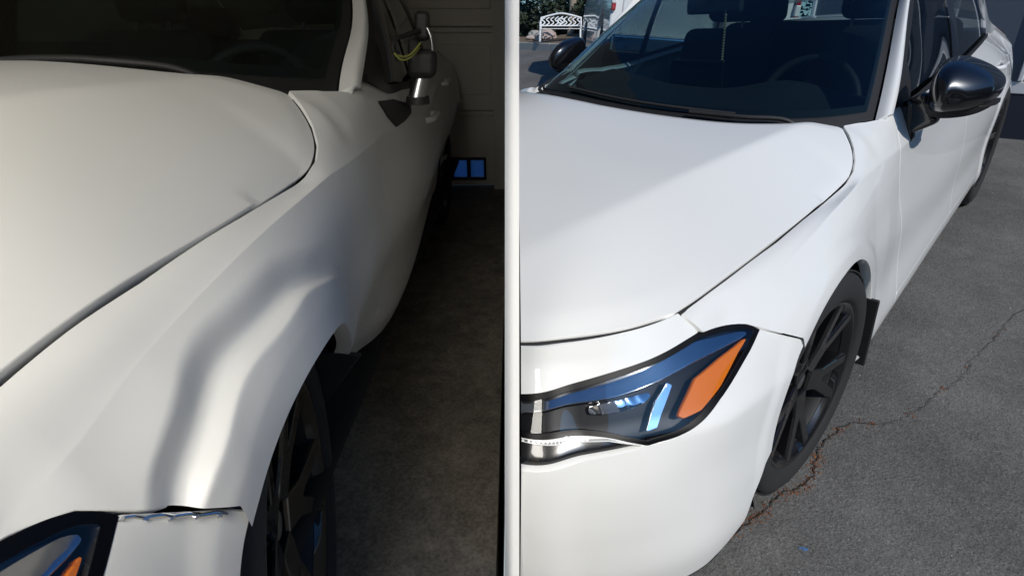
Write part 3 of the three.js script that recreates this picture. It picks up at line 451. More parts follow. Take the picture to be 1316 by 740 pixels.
{
  const axis = a => [...new Set(a.map(v => +v.toFixed(3)))].sort((p, q) => p - q);
  const xs = axis([-600, -200, -80, -40, -20, -12, -8, -6.2, -3, ...Array.from({ length: 61 }, (_, i) => i * .25), 20, 30, 45, 80, 200, 600]), zs = axis([600, 200, 80, 40, 20, 10, 5, 3.2, ...Array.from({ length: 75 }, (_, i) => 2.25 - i * .25), -16.5, -18, -20, -26, -40, -80, -200, -600]);
  const P = [], U = [], I = [];
  for (const x of xs) for (const z of zs) { P.push(x, gY(x, z), z); U.push(x, z); }
  const inG = (x, z) => x < 0 && x > -6.2 && z < 2.25 && z > -4.25;
  for (let i = 0; i + 1 < xs.length; i++) for (let j = 0; j + 1 < zs.length; j++) { if (inG((xs[i] + xs[i + 1]) / 2, (zs[j] + zs[j + 1]) / 2)) continue; const a = i * zs.length + j, b = a + 1, c = a + zs.length, d = c + 1; I.push(a, b, c, b, d, c); }
  const g = new THREE.BufferGeometry(); g.setAttribute('position', new THREE.Float32BufferAttribute(P, 3)); g.setAttribute('uv', new THREE.Float32BufferAttribute(U, 2)); g.setIndex(I); g.computeVertexNormals();
  structure(mesh('asphalt_yard', g, M.asphalt));
}
// ---------------------------------------------------------------- garage (left of the partition)
const FL = .1777, BACK = -4.22, FRONT = 2.2, LEFT = -4.6, TOP = 2.55;
const concreteMap = texture(1024, (u, v) => { const b = fbm(u, v), g = nE(u, v), c = nC(u, v); let k = .44 + .16 * (b - .5) + .13 * (g - .5) + .06 * (nD(u, v) - .5) + .05 * (c - .5); if (nB(v, u) > .8) k -= .12 * (nB(v, u) - .8) / .2; return [k * 1.03, k * .97, k * .88]; }, true, 1 / 2.4);
M.concrete = std([1, 1, 1], .8, { map: concreteMap });
const plasterMap = texture(512, (u, v) => { const k = .76 + .05 * (fbm(u, v) - .5) + .03 * (nE(u, v) - .5); return [k, k * .98, k * .93]; }, true, .5);
M.plaster = std([1, 1, 1], .9, { map: plasterMap });
M.white = std([0.84, 0.84, 0.83], .6); M.doorPaint = std([.60, .57, .51], .6);
function slab(name, x0, x1, y0, y1, z0, z1, mat, parent) { const g = box(x1 - x0, y1 - y0, z1 - z0, (x0 + x1) / 2, (y0 + y1) / 2, (z0 + z1) / 2); const p = g.attributes.position, n = g.attributes.normal, u = g.attributes.uv; for (let i = 0; i < p.count; i++) { const ax = Math.abs(n.getX(i)) > .5, ay = Math.abs(n.getY(i)) > .5; u.setXY(i, ax ? p.getZ(i) : p.getX(i), ay ? p.getZ(i) : p.getY(i)); } return mesh(name, g, mat, parent); }
structure(slab('garage_floor', LEFT, -.035, -.9, FL, BACK - .0, FRONT, M.concrete));
structure(slab('ceiling', LEFT - .15, -.035, TOP, TOP + .15, BACK - .3, FRONT + .15, M.plaster));
structure(slab('wall_side', LEFT - .15, LEFT - .001, -.9, TOP - .001, BACK - .2, FRONT + .15, M.plaster));
structure(slab('wall_front', LEFT, -.035, -.9, TOP - .001, FRONT + .001, FRONT + .15, M.plaster));
// added partition as the white dividing strip, thicker at the foot to look even, standing edge-on between the two places
{
  const N = -.86, half = y => y < FL ? .0157 : lerp(.0157, .0098, clamp((y - FL) / (1.245 - FL), 0, 1));
  const ys = [-.9, FL, 1.245, TOP + .15], prof = [...ys.map(y => [half(y), y]), ...ys.slice().reverse().map(y => [-half(y), y])];
  const sh = new THREE.Shape(); prof.forEach((p, i) => i ? sh.lineTo(...p) : sh.moveTo(...p));
  const g = new THREE.ExtrudeGeometry(sh, { depth: N - BACK + .299, bevelEnabled: false }); g.translate(0, 0, BACK - .3);
  const pw = group('added_partition'); tag(pw, 'added thin partition with a white end trim dividing the dark garage from the sunny yard', 'wall');
  g.dispose();
  for (const [sg, mt] of [[1, std([.10, .105, .11], .85)], [-1, M.white]]) { const hs = new THREE.Shape(); [...ys.map(y => [sg * half(y), y]), [sg * .0002, TOP + .15], [sg * .0002, -.9]].forEach((p, i) => i ? hs.lineTo(...p) : hs.moveTo(...p)); const hg = new THREE.ExtrudeGeometry(hs, { depth: N - BACK + .299, bevelEnabled: false }); hg.translate(0, 0, BACK - .3); mesh('added_board', hg, mt, pw); }  // unseen faces: dark yard side cuts bounce, white garage side throws light back
  const cap = new THREE.ExtrudeGeometry(sh, { depth: .004, bevelEnabled: false }); cap.translate(0, 0, N); mesh('end_trim', cap, M.white, pw);
}
structure(slab('added_wall_return', -.085, -.036, -.9, TOP - .001, .07, FRONT, M.plaster));  // added out of view; narrows the opening to hold back skylight
structure(slab('added_half_wall', -.085, -.036, -.9, .84, -.29, .069, M.plaster));  // added out of view to cut daylight on the garage car
structure(slab('added_door_header', -.085, -.036, 1.292, TOP - .001, -.95, .069, M.plaster));  // added above the view; closes the opening against sky and sun
// added white screen shaped as a door leaf, out of view behind the camera; its edge casts the shade that keeps the sun out of the garage
{ const d = group('added_sun_screen'); tag(d, 'added white door shaped screen out of view, keeping the sun out of the garage', 'door'); d.position.set(0, 0, .15); const y1 = 2.34, y0 = -.2, w = .513;
  mesh('leaf', box(w, y1 - y0, .036, w / 2, (y0 + y1) / 2, .018), M.white, d); for (const [a, b] of [[.25, 1.0], [1.2, 2.2]]) mesh('raised_field', box(.3, b - a, .012, w / 2, (a + b) / 2, .042, .004), M.white, d);
  const k = new THREE.SphereGeometry(.028, 20, 14); k.translate(w - .05, 1.05, .075); mesh('handle', k, M.satin, d); mesh('handle_stem', (() => { const g = new THREE.CylinderGeometry(.01, .01, .04, 12); g.rotateX(Math.PI / 2); g.translate(w - .05, 1.05, .055); return g; })(), M.satin, d); }
// sectional garage door
{
  const dr = group('garage_door'); tag(dr, 'beige sectional garage door with grooved panels behind the dented white car', 'garage door');
  const H = .545, y0 = FL + .01; const zf = BACK;
  const paneHole = (x, y) => x > -.66 && x < -.31 && y > y0 + .20 && y < y0 + .40;
  for (let k = 0; k < 4; k++) {
    const ya = y0 + k * H, yb = ya + H - .007;
    if (k === 0) {
      // lowest section with a small two-pane window
      const s = new THREE.Shape(); s.moveTo(LEFT, ya); s.lineTo(-.05, ya); s.lineTo(-.05, yb); s.lineTo(LEFT, yb); s.closePath();
      for (const [a, b] of [[-.435, -.335], [-.31, -.21]]) { const h = new THREE.Path(); h.moveTo(a, ya + .06); h.lineTo(b, ya + .06); h.lineTo(b, ya + .19); h.lineTo(a, ya + .19); h.closePath(); s.holes.push(h); }
      const g = new THREE.ExtrudeGeometry(s, { depth: .04, bevelEnabled: false }); g.translate(0, 0, zf - .04); mesh('door_panel', g, M.doorPaint, dr);
      for (const [w2, h2, x2, y2] of [[.261, .018, -.3225, .051], [.261, .018, -.3225, .199], [.018, .13, -.444, .125], [.018, .13, -.201, .125], [.025, .13, -.3225, .125]]) mesh('window_frame', box(w2, h2, .016, x2, ya + y2, zf + .009), M.black, dr);
      for (const [a, b] of [[-.435, -.335], [-.31, -.21]]) mesh('pane', box(b - a, .13, .004, (a + b) / 2, ya + .125, zf - .02), phys([.42, .68, 1], .9, { transmission: .85, thickness: 0 }), dr);
    } else { const g = box(4.55, yb - ya, .04, (LEFT - .05) / 2, (ya + yb) / 2, zf - .02, 0); mesh('door_panel', g, M.doorPaint, dr); }
    for (let c = 0; c < 4; c++) if (k > 0) { const px = -.62 - c * 1.1; mesh('raised_field', box(.95, H * .6, .012, px, (ya + yb) / 2, zf + .0062, .005), M.doorPaint, dr); }
    mesh('panel_rail', box(4.5, .028, .02, (LEFT - .05) / 2, yb - .02, zf + .0105, .006), M.doorPaint, dr);
  }
}
structure(slab('added_door_backing', LEFT, -.6, FL + .02, FL + 2.2, BACK - .06, BACK - .045, M.doorPaint));  // added sheet that stops daylight leaking through the door joints
structure(slab('added_door_backing', -.6, -.05, FL + .24, FL + 2.2, BACK - .06, BACK - .045, M.doorPaint));  // second added sheet against daylight leaks, above the panes
structure(slab('wall_back', LEFT, -.035, FL + 2.2, TOP - .001, BACK - .16, BACK, M.plaster));
structure(slab('door_threshold', LEFT, -.035, -.9, FL - .002, BACK - .3, BACK - .001, M.concrete));
tag(slab('door_jamb', -.13, -.036, FL + .001, FL + 2.19, BACK + .003, BACK + .09, M.plaster), 'pale door jamb beside the garage door at the foot of the partition', 'jamb');
// unseen lamp, out of view, placed to light the dented car
{
  const lamp = group('unseen_lamp'); tag(lamp, 'unseen white panel lamp out of view, placed to light the dented car', 'lamp');
  lamp.position.set(LAMP.x, LAMP.y, LAMP.z); 
  mesh('lamp_housing', box(LAMP.w + .06, .05, LAMP.h + .06, 0, .035, 0, .01), M.white, lamp);
  mesh('lamp_panel', box(LAMP.w, .012, LAMP.h, 0, .004, 0), new THREE.MeshStandardMaterial({ color: 0xffffff, emissive: new THREE.Color(1, .93, .8), emissiveIntensity: 2 }), lamp);
  for (const d of [-.25, .25]) mesh('hanger', box(.012, TOP - LAMP.y - .061, .012, d, .06 + (TOP - LAMP.y - .061) / 2, 0), M.steel, lamp);
  const l = new THREE.RectAreaLight(new THREE.Color(1, .97, .91), LAMP.power, LAMP.w, LAMP.h); l.name = 'unseen_lamp_glow'; l.position.set(LAMP.x, LAMP.y - .006, LAMP.z); l.lookAt(LAMP.x, -5, LAMP.z - .0001); scene.add(l);
}

// ---------------------------------------------------------------- the two cars
const LP = (name, poly, depth, mat, thick) => ({ name, poly, depth, mat, thick });
const stripLow = mono([.30, .355, .482, .661, .87], [.684, .681, .670, .642, .628]);
const lampParts = [
  LP('light_guide', sampleCurve([[.90, .640], [.80, .653], [.709, .668], [.629, .679], [.521, .693], [.422, .699], [.365, .690], [.355, .681], [.411, .676], [.482, .670], [.534, .662], [.661, .642], [.751, .640], [.811, .634], [.905, .622]], 60), b => .006 + .35 * Math.max(0, b[1] - stripLow(b[0])), M.guide, .02),
  LP('side_marker', [[.360, .674], [.394, .659], [.458, .624], [.515, .594], [.578, .587], [.584, .591], [.513, .639], [.439, .658]], .008, M.amber, .015),
  LP('chrome_blade', [[.650, .578], [.630, .581], [.560, .640], [.565, .646], [.606, .619]], .016, M.chrome, .012),
  LP('reflector', sampleCurve([[.712, .629], [.657, .634], [.606, .636], [.612, .626], [.66, .616], [.713, .617], [.712, .629]], 30), b => .018 + 4 * (b[0] - .66) ** 2 + 12 * (b[1] - .626) ** 2 + .0008 * Math.sin(b[0] * 260), M.chrome, .01),
];
const Rcar = buildCar('white_car', { lamp: lampParts, steer: -.07, warp: WARP_R, reach: .55 });
Rcar.car.position.set(.2341, 0, -1.9423); Rcar.car.rotation.set(6.4 * R, -43.9 * R, .7 * R, 'YZX');
tag(Rcar.car, 'clean white sedan with black wheels and black mirrors parked in the sun', 'car');
doorMirror(Rcar, 1); doorMirror(Rcar, -1);
const Lcar = buildCar('dented_white_car', { lamp: lampParts, dent: true, paint: M.paintDull, inset: .085, steer: .2, tuck: ([X, Y, Z]) => { const lo = sstep(.74, .24, Y) * sstep(-.25, -.75, X), re = sstep(-1.0, -2.6, X), s = Math.sign(Z); return [X, Y + .06 * lo, Z - s * Math.min(Math.abs(Z), (.12 * lo + .065 * re))]; }, warp: WARP_L, reach: .30 });
Lcar.car.position.set(-1.1314, FL, -.6494);
tag(Lcar.car, 'white sedan with a dented front fender and stripped door mirror in the garage', 'car');
doorMirror(Lcar, -1);
{ // splintered lamp trim along the open seam
  const q = group('broken_lamp_trim', Lcar.car);
  mesh('bent_trim', tube(Array.from({ length: 12 }, (_, i) => { const t = i / 11, p = Lcar.toW(1)([lerp(.318, .246, t), lerp(.676, .638, t) - .001, lerp(.826, .882, t)]); return [p[0] - .003, p[1] + .0015 + .0012 * Math.sin(i * 2.1), p[2] + .002]; }), .0024, 60, 6), M.chrome, q);
  for (let k = 0; k < 5; k++) { const t = k / 4, p = Lcar.toW(1)([lerp(.318, .25, t), lerp(.676, .640, t) - .001, lerp(.826, .88, t)]); const g = box(.006 + .004 * rnd(), .0012, .004, 0, 0, 0); g.rotateY(rnd() * 2); g.rotateX((rnd() - .5) * 1.2); g.translate(p[0] - .004, p[1] + .002, p[2] + .004); mesh('lens_splinter', g, k % 2 ? M.chrome : M.satin, q); }
}
{ // door mirror taken apart: black foot, motor on a stalk, loose wires
  const q = group('stripped_mirror', Lcar.car), f = Lcar.fit, mm = (n, g, m) => mesh(n, f(g), m, q);
  { const f2 = sdPoly([[-.71, .916], [-.86, .914], [-1.06, .884], [-1.0, .866], [-.90, .860], [-.80, .858], [-.745, .885]]); let m = grid(80, 40, (u, v) => side(lerp(-1.15, -.65, u), lerp(0, .4, v)), Lcar.toW(1), () => [1, .5, 0]); m = clip(m, b => f2(b[0], b[1])); mesh('mirror_mount', toGeo(flange(offset(m, .006), .012)), M.plastic, q); }
  const st1 = new THREE.CylinderGeometry(.021, .028, .085, 20); st1.rotateZ(-.2); st1.rotateX(-.15); st1.translate(.862, .945, -.985); mm('mirror_stalk', st1, M.satin);
  mm('stalk_collar', (() => { const g = new THREE.CylinderGeometry(.034, .037, .02, 24); g.translate(.857, .904, -.985); return g; })(), M.plastic);
  mm('mirror_motor', box(.085, .07, .07, .868, .995, -.98, .02), M.plastic); mm('motor_cap', box(.035, .045, .05, .842, 1.035, -.975, .012), M.plastic); mm('motor_bracket', box(.045, .07, .04, .866, 1.085, -.985, .014), M.plastic);
  const w = (pts, r, m) => mm('wire', tube(pts, r, 40, 8), m);
  w([[.86, 1.075, -.96], [.83, 1.062, -.88], [.815, 1.05, -.82], [.812, 1.028, -.80], [.825, 1.018, -.82]], .006, M.plastic);
  w([[.815, 1.022, -.80], [.828, 1.008, -.82], [.845, 1.012, -.88], [.862, 1.035, -.95]], .0024, M.wireYellow); w([[.813, 1.028, -.80], [.828, 1.015, -.82], [.845, 1.019, -.88], [.864, 1.045, -.95]], .0024, M.wireYellow);
  w([[.87, 1.10, -.975], [.893, 1.06, -.97], [.90, 1.02, -.97]], .0045, M.satin);
}
// the parked car in the yard ends at the partition
{
  scene.updateMatrixWorld(true);
  const gone = []; const v = new THREE.Vector3();
  Rcar.car.traverse(m => {
    if (!m.isMesh) return;
    const g = m.geometry.index ? m.geometry.toNonIndexed() : m.geometry, p = g.attributes.position, n = g.attributes.normal, val = new Float32Array(p.count); let lo = 1e9, hi = -1e9;
    for (let i = 0; i < p.count; i++) { v.fromBufferAttribute(p, i).applyMatrix4(m.matrixWorld); val[i] = v.x - .0185; lo = Math.min(lo, val[i]); hi = Math.max(hi, val[i]); }
    if (lo >= 0) return; if (hi <= 0) { gone.push(m); return; }
    const P = [], N = [], U = [], u = g.attributes.uv;
    for (let t = 0; t < p.count; t += 3) {
      const poly = [];
      for (let k = 0; k < 3; k++) { const i = t + k, j = t + (k + 1) % 3; const get = (A, q, s) => Array.from({ length: s }, (_, c) => A.array[q * s + c]);
        if (val[i] >= 0) poly.push([get(p, i, 3), get(n, i, 3), get(u, i, 2)]);
        if ((val[i] >= 0) !== (val[j] >= 0)) { const f = val[i] / (val[i] - val[j]); const mx = (A, s) => get(A, i, s).map((c, q) => lerp(c, A.array[j * s + q], f)); poly.push([mx(p, 3), mx(n, 3), mx(u, 2)]); } }
      for (let k = 1; k + 1 < poly.length; k++) for (const q of [poly[0], poly[k], poly[k + 1]]) { P.push(...q[0]); N.push(...q[1]); U.push(...q[2]); }
    }
    const h = new THREE.BufferGeometry(); h.setAttribute('position', new THREE.Float32BufferAttribute(P, 3)); h.setAttribute('normal', new THREE.Float32BufferAttribute(N, 3)); h.setAttribute('uv', new THREE.Float32BufferAttribute(U, 2)); m.geometry = h;
  });
  for (const m of gone) m.parent.remove(m);
  const empty = []; Rcar.car.traverse(o => { if (o.isGroup && !o.children.length) empty.push(o); }); for (const e of empty) e.parent?.remove(e);
}
// ---------------------------------------------------------------- yard: crack, ribbed metal walls, kerb, verge, bench, trailer box, pickup
{
  const path = [[.55, -1.11], [.66, -1.17], [.73, -1.22], [.78, -1.26], [.86, -1.29], [.92, -1.33], [.945, -1.38], [.98, -1.43], [1.05, -1.49], [1.11, -1.53], [1.16, -1.54], [1.23, -1.52], [1.30, -1.54], [1.40, -1.59], [1.49, -1.65], [1.57, -1.69], [1.66, -1.75], [1.74, -1.83], [1.88, -1.93], [2.04, -2.06], [2.3, -2.22], [2.6, -2.38]];
  const fine = []; for (let i = 0; i + 1 < path.length; i++) for (let k = 0; k < 9; k++) { const t = k / 9; fine.push([lerp(path[i][0], path[i + 1][0], t) + (rnd() - .5) * .012, lerp(path[i][1], path[i + 1][1], t) + (rnd() - .5) * .012]); }
  const P = [], U = [], I = []; fine.forEach(([x, z], i) => { const w = (.0009 + .0019 * rnd()) * (i > 95 ? .45 : i > 75 ? .7 : 1), a = fine[Math.max(i - 1, 0)], b = fine[Math.min(i + 1, fine.length - 1)], l = Math.hypot(b[0] - a[0], b[1] - a[1]) || 1, nx = -(b[1] - a[1]) / l, nz = (b[0] - a[0]) / l; for (const s of [-1, 1]) { const X = x + nx * w * s, Z = z + nz * w * s; P.push(X, gY(X, Z) + .004, Z); U.push(X, Z); } if (i) I.push(2 * i - 2, 2 * i - 1, 2 * i, 2 * i - 1, 2 * i + 1, 2 * i); });
  const g = new THREE.BufferGeometry(); g.setAttribute('position', new THREE.Float32BufferAttribute(P, 3)); g.setAttribute('uv', new THREE.Float32BufferAttribute(U, 2)); g.setIndex(I); g.computeVertexNormals();
  structure(mesh('asphalt_crack', g, std([.035, .027, .021], .95)));
  const bits = []; fine.forEach(([x, z], i) => { const dens = i < 62 ? [.25, 1, 1, .15, 1, 1, .3, .7, 1][Math.floor(i / 7) % 9] : (Math.sin(i * .35) > .75 ? .7 : .12); const n = Math.floor(dens * (4 + 9 * rnd()) * (i > 95 ? .5 : 1)); for (let k = 0; k < n; k++) { const r = .0018 + .0045 * rnd() * rnd(), X = x + (rnd() + rnd() - 1) * .020 * (.4 + dens), Z = z + (rnd() + rnd() - 1) * .020 * (.4 + dens); const c = new THREE.TetrahedronGeometry(r); c.rotateX(rnd() * 6); c.rotateY(rnd() * 6); c.scale(1.5, .6, 1); c.rotateY(rnd() * 6); c.translate(X, gY(X, Z) + r * .3, Z); bits.push(c); } });
  tag(mesh('crack_debris', merge(bits), std([.20, .085, .042], .95)), 'rust brown leaf crumbs and grit along the asphalt crack', 'debris', null, 'stuff');
  const chips = []; for (let k = 0; k < 260; k++) { const X = .3 + rnd() * 3.2, Z = -.4 - rnd() * 4, r = .0015 + .003 * rnd() * rnd(); const c = new THREE.TetrahedronGeometry(r); c.rotateX(rnd() * 6); c.rotateY(rnd() * 6); c.translate(X, gY(X, Z) + r * .2, Z); chips.push(c); }
  tag(mesh('pale_grit', merge(chips), std([.5, .49, .46], .9)), 'scattered pale grit on the asphalt', 'grit', null, 'stuff');
  const spot = []; for (let k = 0; k < 9; k++) { const X = .78 + (rnd() - .5) * .02, Z = -1.09 + (rnd() - .5) * .012; const c = new THREE.CylinderGeometry(.002 + .003 * rnd(), .003 + .003 * rnd(), .001, 7); c.scale(1.4, 1, .8); c.translate(X, gY(X, Z) + .0006 + k * .0001, Z); spot.push(c); }
  tag(mesh('paint_spot', merge(spot), std([.07, .15, .30], .8)), 'small blue paint drip on the asphalt near the cracked line', 'paint spot', null, 'stuff');
}
const yardFrame = (name) => { const g = group(name); g.applyMatrix4(yard); return g; };
M.metalWall = std([.085, .105, .135], .45, { metalness: .1 }); M.ribWhite = std([.66, .67, .68], .5); M.darkBase = std([.012, .018, .032], .5);
{
  const build = (name, label, len, ht, place) => {
    const w = group(name), pw = .52, n = Math.round(len / pw); tag(w, label, 'wall', 'ribbed metal walls round the yard');
    for (let k = 0; k < n; k++) { mesh('panel', box(pw - .01, ht, .04, (k + .5) * pw, .43 + ht / 2, 0, .004), M.metalWall, w); mesh('rib', box(.032, ht, .035, k * pw, .43 + ht / 2, .036, .008), M.ribWhite, w); }
    mesh('white_band', box(len, .085, .05, len / 2, .385, .012, .006), M.ribWhite, w); mesh('plinth', box(len, .52, .06, len / 2, .082, 0, .006), M.darkBase, w);
    place(w); return w;
  };
  const put = (w, X, Z, turn) => { const p = new THREE.Vector3(Z, 0, X).applyMatrix4(yard); w.position.copy(p); w.rotation.y = -43.9 * R + turn; };
  build('ribbed_wall', 'dark grey metal wall with white ribs behind the sunlit car', 6.24, 2.5, w => put(w, -4.35, -.75, 0));
  build('ribbed_wall', 'dark grey metal wall with white ribs out of view on the driver side, placed to mirror in the windows', 8.32, 2.0, w => put(w, -4.2, 6.3, -Math.PI / 2));  // out of view; set here to be mirrored in the car windows
}
// kerb and verge
{
  const dirx = .575, dirz = .818, ox = .18, oz = -14.2;                     // kerb line
  const at = (s, t) => [ox + dirx * s + dirz * t, oz + dirz * s - dirx * t]; // s along, t beyond the kerb
  const kg = []; const kerb = group('kerb'); structure(kerb);
  for (let k = -8; k < 6; k++) { const a = at(k * 1.2 + .006, 0), b = at(k * 1.2 + 1.194, 0); mesh('kerb_stone', bar([a[0], gY(...a) + .02, a[1]], [b[0], gY(...b) + .02, b[1]], .16, .24, .015), std([.34, .33, .30], .85), kerb); }
  const P = [], U = [], I = []; const nx = 40, nz = 14; for (let i = 0; i <= nx; i++) for (let j = 0; j <= nz; j++) { const p = at(lerp(-14, 10, i / nx), .06 + j * .5); P.push(p[0], gY(...p) + .10 + .05 * rnd(), p[1]); U.push(p[0], p[1]); if (i < nx && j < nz) { const a = i * (nz + 1) + j; I.push(a, a + 1, a + nz + 1, a + 1, a + nz + 2, a + nz + 1); } }
  const g = new THREE.BufferGeometry(); g.setAttribute('position', new THREE.Float32BufferAttribute(P, 3)); g.setAttribute('uv', new THREE.Float32BufferAttribute(U, 2)); g.setIndex(I); g.computeVertexNormals(); structure(mesh('verge_soil', g, std([.16, .12, .085], .95)));
  // stones lying on the verge
  for (let k = 0; k < 14; k++) { const p = at(-3.2 + rnd() * 6, .25 + rnd() * 1.2), r = .08 + .13 * rnd(); const s = new THREE.IcosahedronGeometry(r, 2), q = s.attributes.position; for (let i = 0; i < q.count; i++) { const f = .8 + .35 * nB(q.getX(i) * 1.7 + k * .13, q.getY(i) * 1.7 + q.getZ(i)); q.setXYZ(i, q.getX(i) * f * 1.4, q.getY(i) * f * .7, q.getZ(i) * f); } s.computeVertexNormals(); s.rotateY(rnd() * 6); s.translate(p[0], gY(...p) + .15 + r * .2, p[1]);
    tag(mesh('stone', s, std([.36 + .08 * rnd(), .345, .31], .9)), 'pale rounded stone lying on the soil verge behind the kerb', 'stone', 'stones on the verge'); }
  // shrubs and tree: leaf clumps on limbs
  const leafG = new THREE.PlaneGeometry(.075, .05, 2, 1); { const q = leafG.attributes.position; for (let i = 0; i < q.count; i++) q.setZ(i, Math.abs(q.getX(i)) * .3); leafG.computeVertexNormals(); }
  const leaves = (n, cx, cy, cz, rx, ry, rz) => { const out = []; for (let k = 0; k < n; k++) { const a = rnd() * 6.283, b = Math.acos(2 * rnd() - 1), r = .45 + .55 * Math.cbrt(rnd()), w = 1 + .25 * Math.sin(a * 5 + b * 4); const l = leafG.clone(); l.rotateX(rnd() * 6); l.rotateY(rnd() * 6); const sc = .8 + rnd(); l.scale(sc, sc, sc); l.translate(cx + rx * r * w * Math.sin(b) * Math.cos(a), cy + ry * r * w * Math.cos(b), cz + rz * r * w * Math.sin(b) * Math.sin(a)); out.push(l); } return merge(out); };
  M.leaf = phys([.030, .050, .022], .8, { transmission: .25, thickness: 0, side: THREE.DoubleSide }); M.bark = std([.30, .25, .19], .9);
  [[-1.4, 1.2, .55], [-.55, 1.6, .75], [.35, 2.2, .8], [-2.6, 1.5, .9], [1.6, 2.6, .8], [3.2, 2.2, .9]].forEach(([s, t, h], i) => { const p = at(s, t), y = gY(...p) + .1; const sh = group('shrub'); tag(sh, 'dark leafy shrub on the soil verge behind the kerb', 'shrub', 'shrubs on the verge'); mesh('foliage', leaves(1500, p[0], y + h * .55, p[1], h * .8, h * .55, h * .7), M.leaf, sh); for (let k = 0; k < 3; k++) mesh('stem', tube([[p[0], y - .05, p[1]], [p[0] + (k - 1) * .08, y + h * .25, p[1]], [p[0] + (k - 1) * .25, y + h * .6, p[1] + .1 * (k - 1)]], .018, 8, 6), M.bark, sh); });
  { const p = at(-.05, 1.55), y = gY(...p) + .08; const tr = group('tree'); tag(tr, 'pale barked tree with a leafy crown behind the white bench', 'tree'); mesh('trunk', tube([[p[0], y, p[1]], [p[0] + .04, y + .8, p[1]], [p[0] - .02, y + 1.7, p[1]], [p[0] + .05, y + 2.6, p[1]]], .085, 16, 10), M.bark, tr); mesh('limb', tube([[p[0], y + 1.5, p[1]], [p[0] + .4, y + 2.1, p[1]], [p[0] + .8, y + 2.9, p[1] - .3]], .045, 10, 8), M.bark, tr); mesh('limb', tube([[p[0], y + 1.7, p[1]], [p[0] - .4, y + 2.3, p[1] + .2], [p[0] - .7, y + 3.0, p[1] + .3]], .04, 10, 8), M.bark, tr); mesh('crown', leaves(5200, p[0], y + 3.2, p[1], 1.7, 1.0, 1.5), M.leaf, tr); }
  // dark hedge-like trees farther back keep the horizon closed
  for (const [s, t, h] of [[-5, 6, 3.2], [-2, 7, 3.6], [1.5, 7.5, 3.4], [5, 7, 3.8], [8.5, 6.5, 3.4]]) { const p = at(s, t), y = gY(...p); const tr = group('tree'); tag(tr, 'dense dark tree standing in the row behind the verge', 'tree', 'trees behind the verge'); mesh('trunk', tube([[p[0], y - .05, p[1]], [p[0], y + h * .4, p[1]], [p[0] + .1, y + h * .8, p[1]]], .12, 8, 8), M.bark, tr); const f = leaves(3600, p[0], y + h * .52, p[1], 1.9, h * .5, 1.6); mesh('crown', f, M.leaf, tr); }
  // white bench
  { const b = group('garden_bench'); tag(b, 'white openwork metal garden bench standing by the kerb', 'bench'); const p = at(.95, .42); b.position.set(p[0], gY(...p) + .12, p[1]); b.rotation.y = -.10; b.scale.set(.95, .68, .85); const W2 = .46, m = std([.80, .80, .78], .5), bb = (n, a, c, w, h) => mesh(n, bar(a, c, w, h, .006), m, b);
    for (let k = 0; k < 5; k++) bb('slat', [-W2, .38, .02 + k * .075], [W2, .38, .02 + k * .075], .06, .022);
    for (const x of [-W2, W2]) { bb('leg', [x, 0, .36], [x * .98, .38, .33], .035, .035); bb('leg', [x, 0, -.08], [x * .98, .40, 0], .035, .035); mesh('armrest', tube([[x, .38, .34], [x, .56, .33], [x, .60, .22], [x, .58, .02]], .018, 14, 8), m, b); }
    bb('back_post', [-W2, .38, 0], [-W2, .72, -.06], .03, .03); bb('back_post', [W2, .38, 0], [W2, .72, -.06], .03, .03);
    mesh('back_rail', tube([[-W2, .70, -.06], [-W2 * .5, .78, -.07], [0, .83, -.07], [W2 * .5, .78, -.07], [W2, .70, -.06]], .026, 24, 8), m, b); mesh('back_rail', tube([[-W2, .47, -.02], [0, .47, -.02], [W2, .47, -.02]], .02, 8, 8), m, b);
    for (let k = 0; k < 9; k++) { const x = lerp(-W2 * .88, W2 * .88, k / 8); mesh('scroll', tube([[x - .05, .47, -.02], [x + .035, .56, -.035], [x - .035, .65, -.05], [x + .04, .745 - Math.abs(x) * .1, -.06]], .017, 14, 7), m, b); }
    mesh('medallion', (() => { const g = new THREE.TorusGeometry(.075, .02, 8, 24); g.translate(0, .61, -.04); return g; })(), m, b); }
  // pale blue trailer box
  { const p = at(1.55, 1.25); const b = group('box_trailer'); tag(b, 'pale blue grey metal box trailer parked beside the white bench', 'trailer'); b.position.set(p[0] + .62, gY(...p) + .1, p[1]); b.rotation.y = -.12; const m = std([.36, .42, .52], .45), d = std([.05, .06, .08], .5);
    mesh('side_panel', box(1.25, 1.15, .04, 0, .78, .62, .01), m, b); mesh('side_panel', box(1.25, 1.15, .04, 0, .78, -.62, .01), m, b); mesh('end_panel', box(.04, 1.15, 1.2, -.605, .78, 0, .01), m, b); mesh('end_panel', box(.04, 1.15, 1.2, .605, .78, 0, .01), m, b); mesh('top_panel', box(1.27, .05, 1.3, 0, 1.38, 0, .01), std([.62, .66, .72], .5), b);
    mesh('frame', box(1.3, .08, 1.3, 0, .17, 0, .01), d, b); for (const x of [-.2, .2]) mesh('latch', box(.09, .02, .02, x, .5, .645, .004), M.satin, b);
    for (const [x, z] of [[-.5, .6], [.5, .6], [-.5, -.6], [.5, -.6]]) mesh('leg', box(.06, .2, .06, x, .07, z), d, b); mesh('stripe', box(1.25, .07, .008, 0, 1.27, .645), d, b); }
}
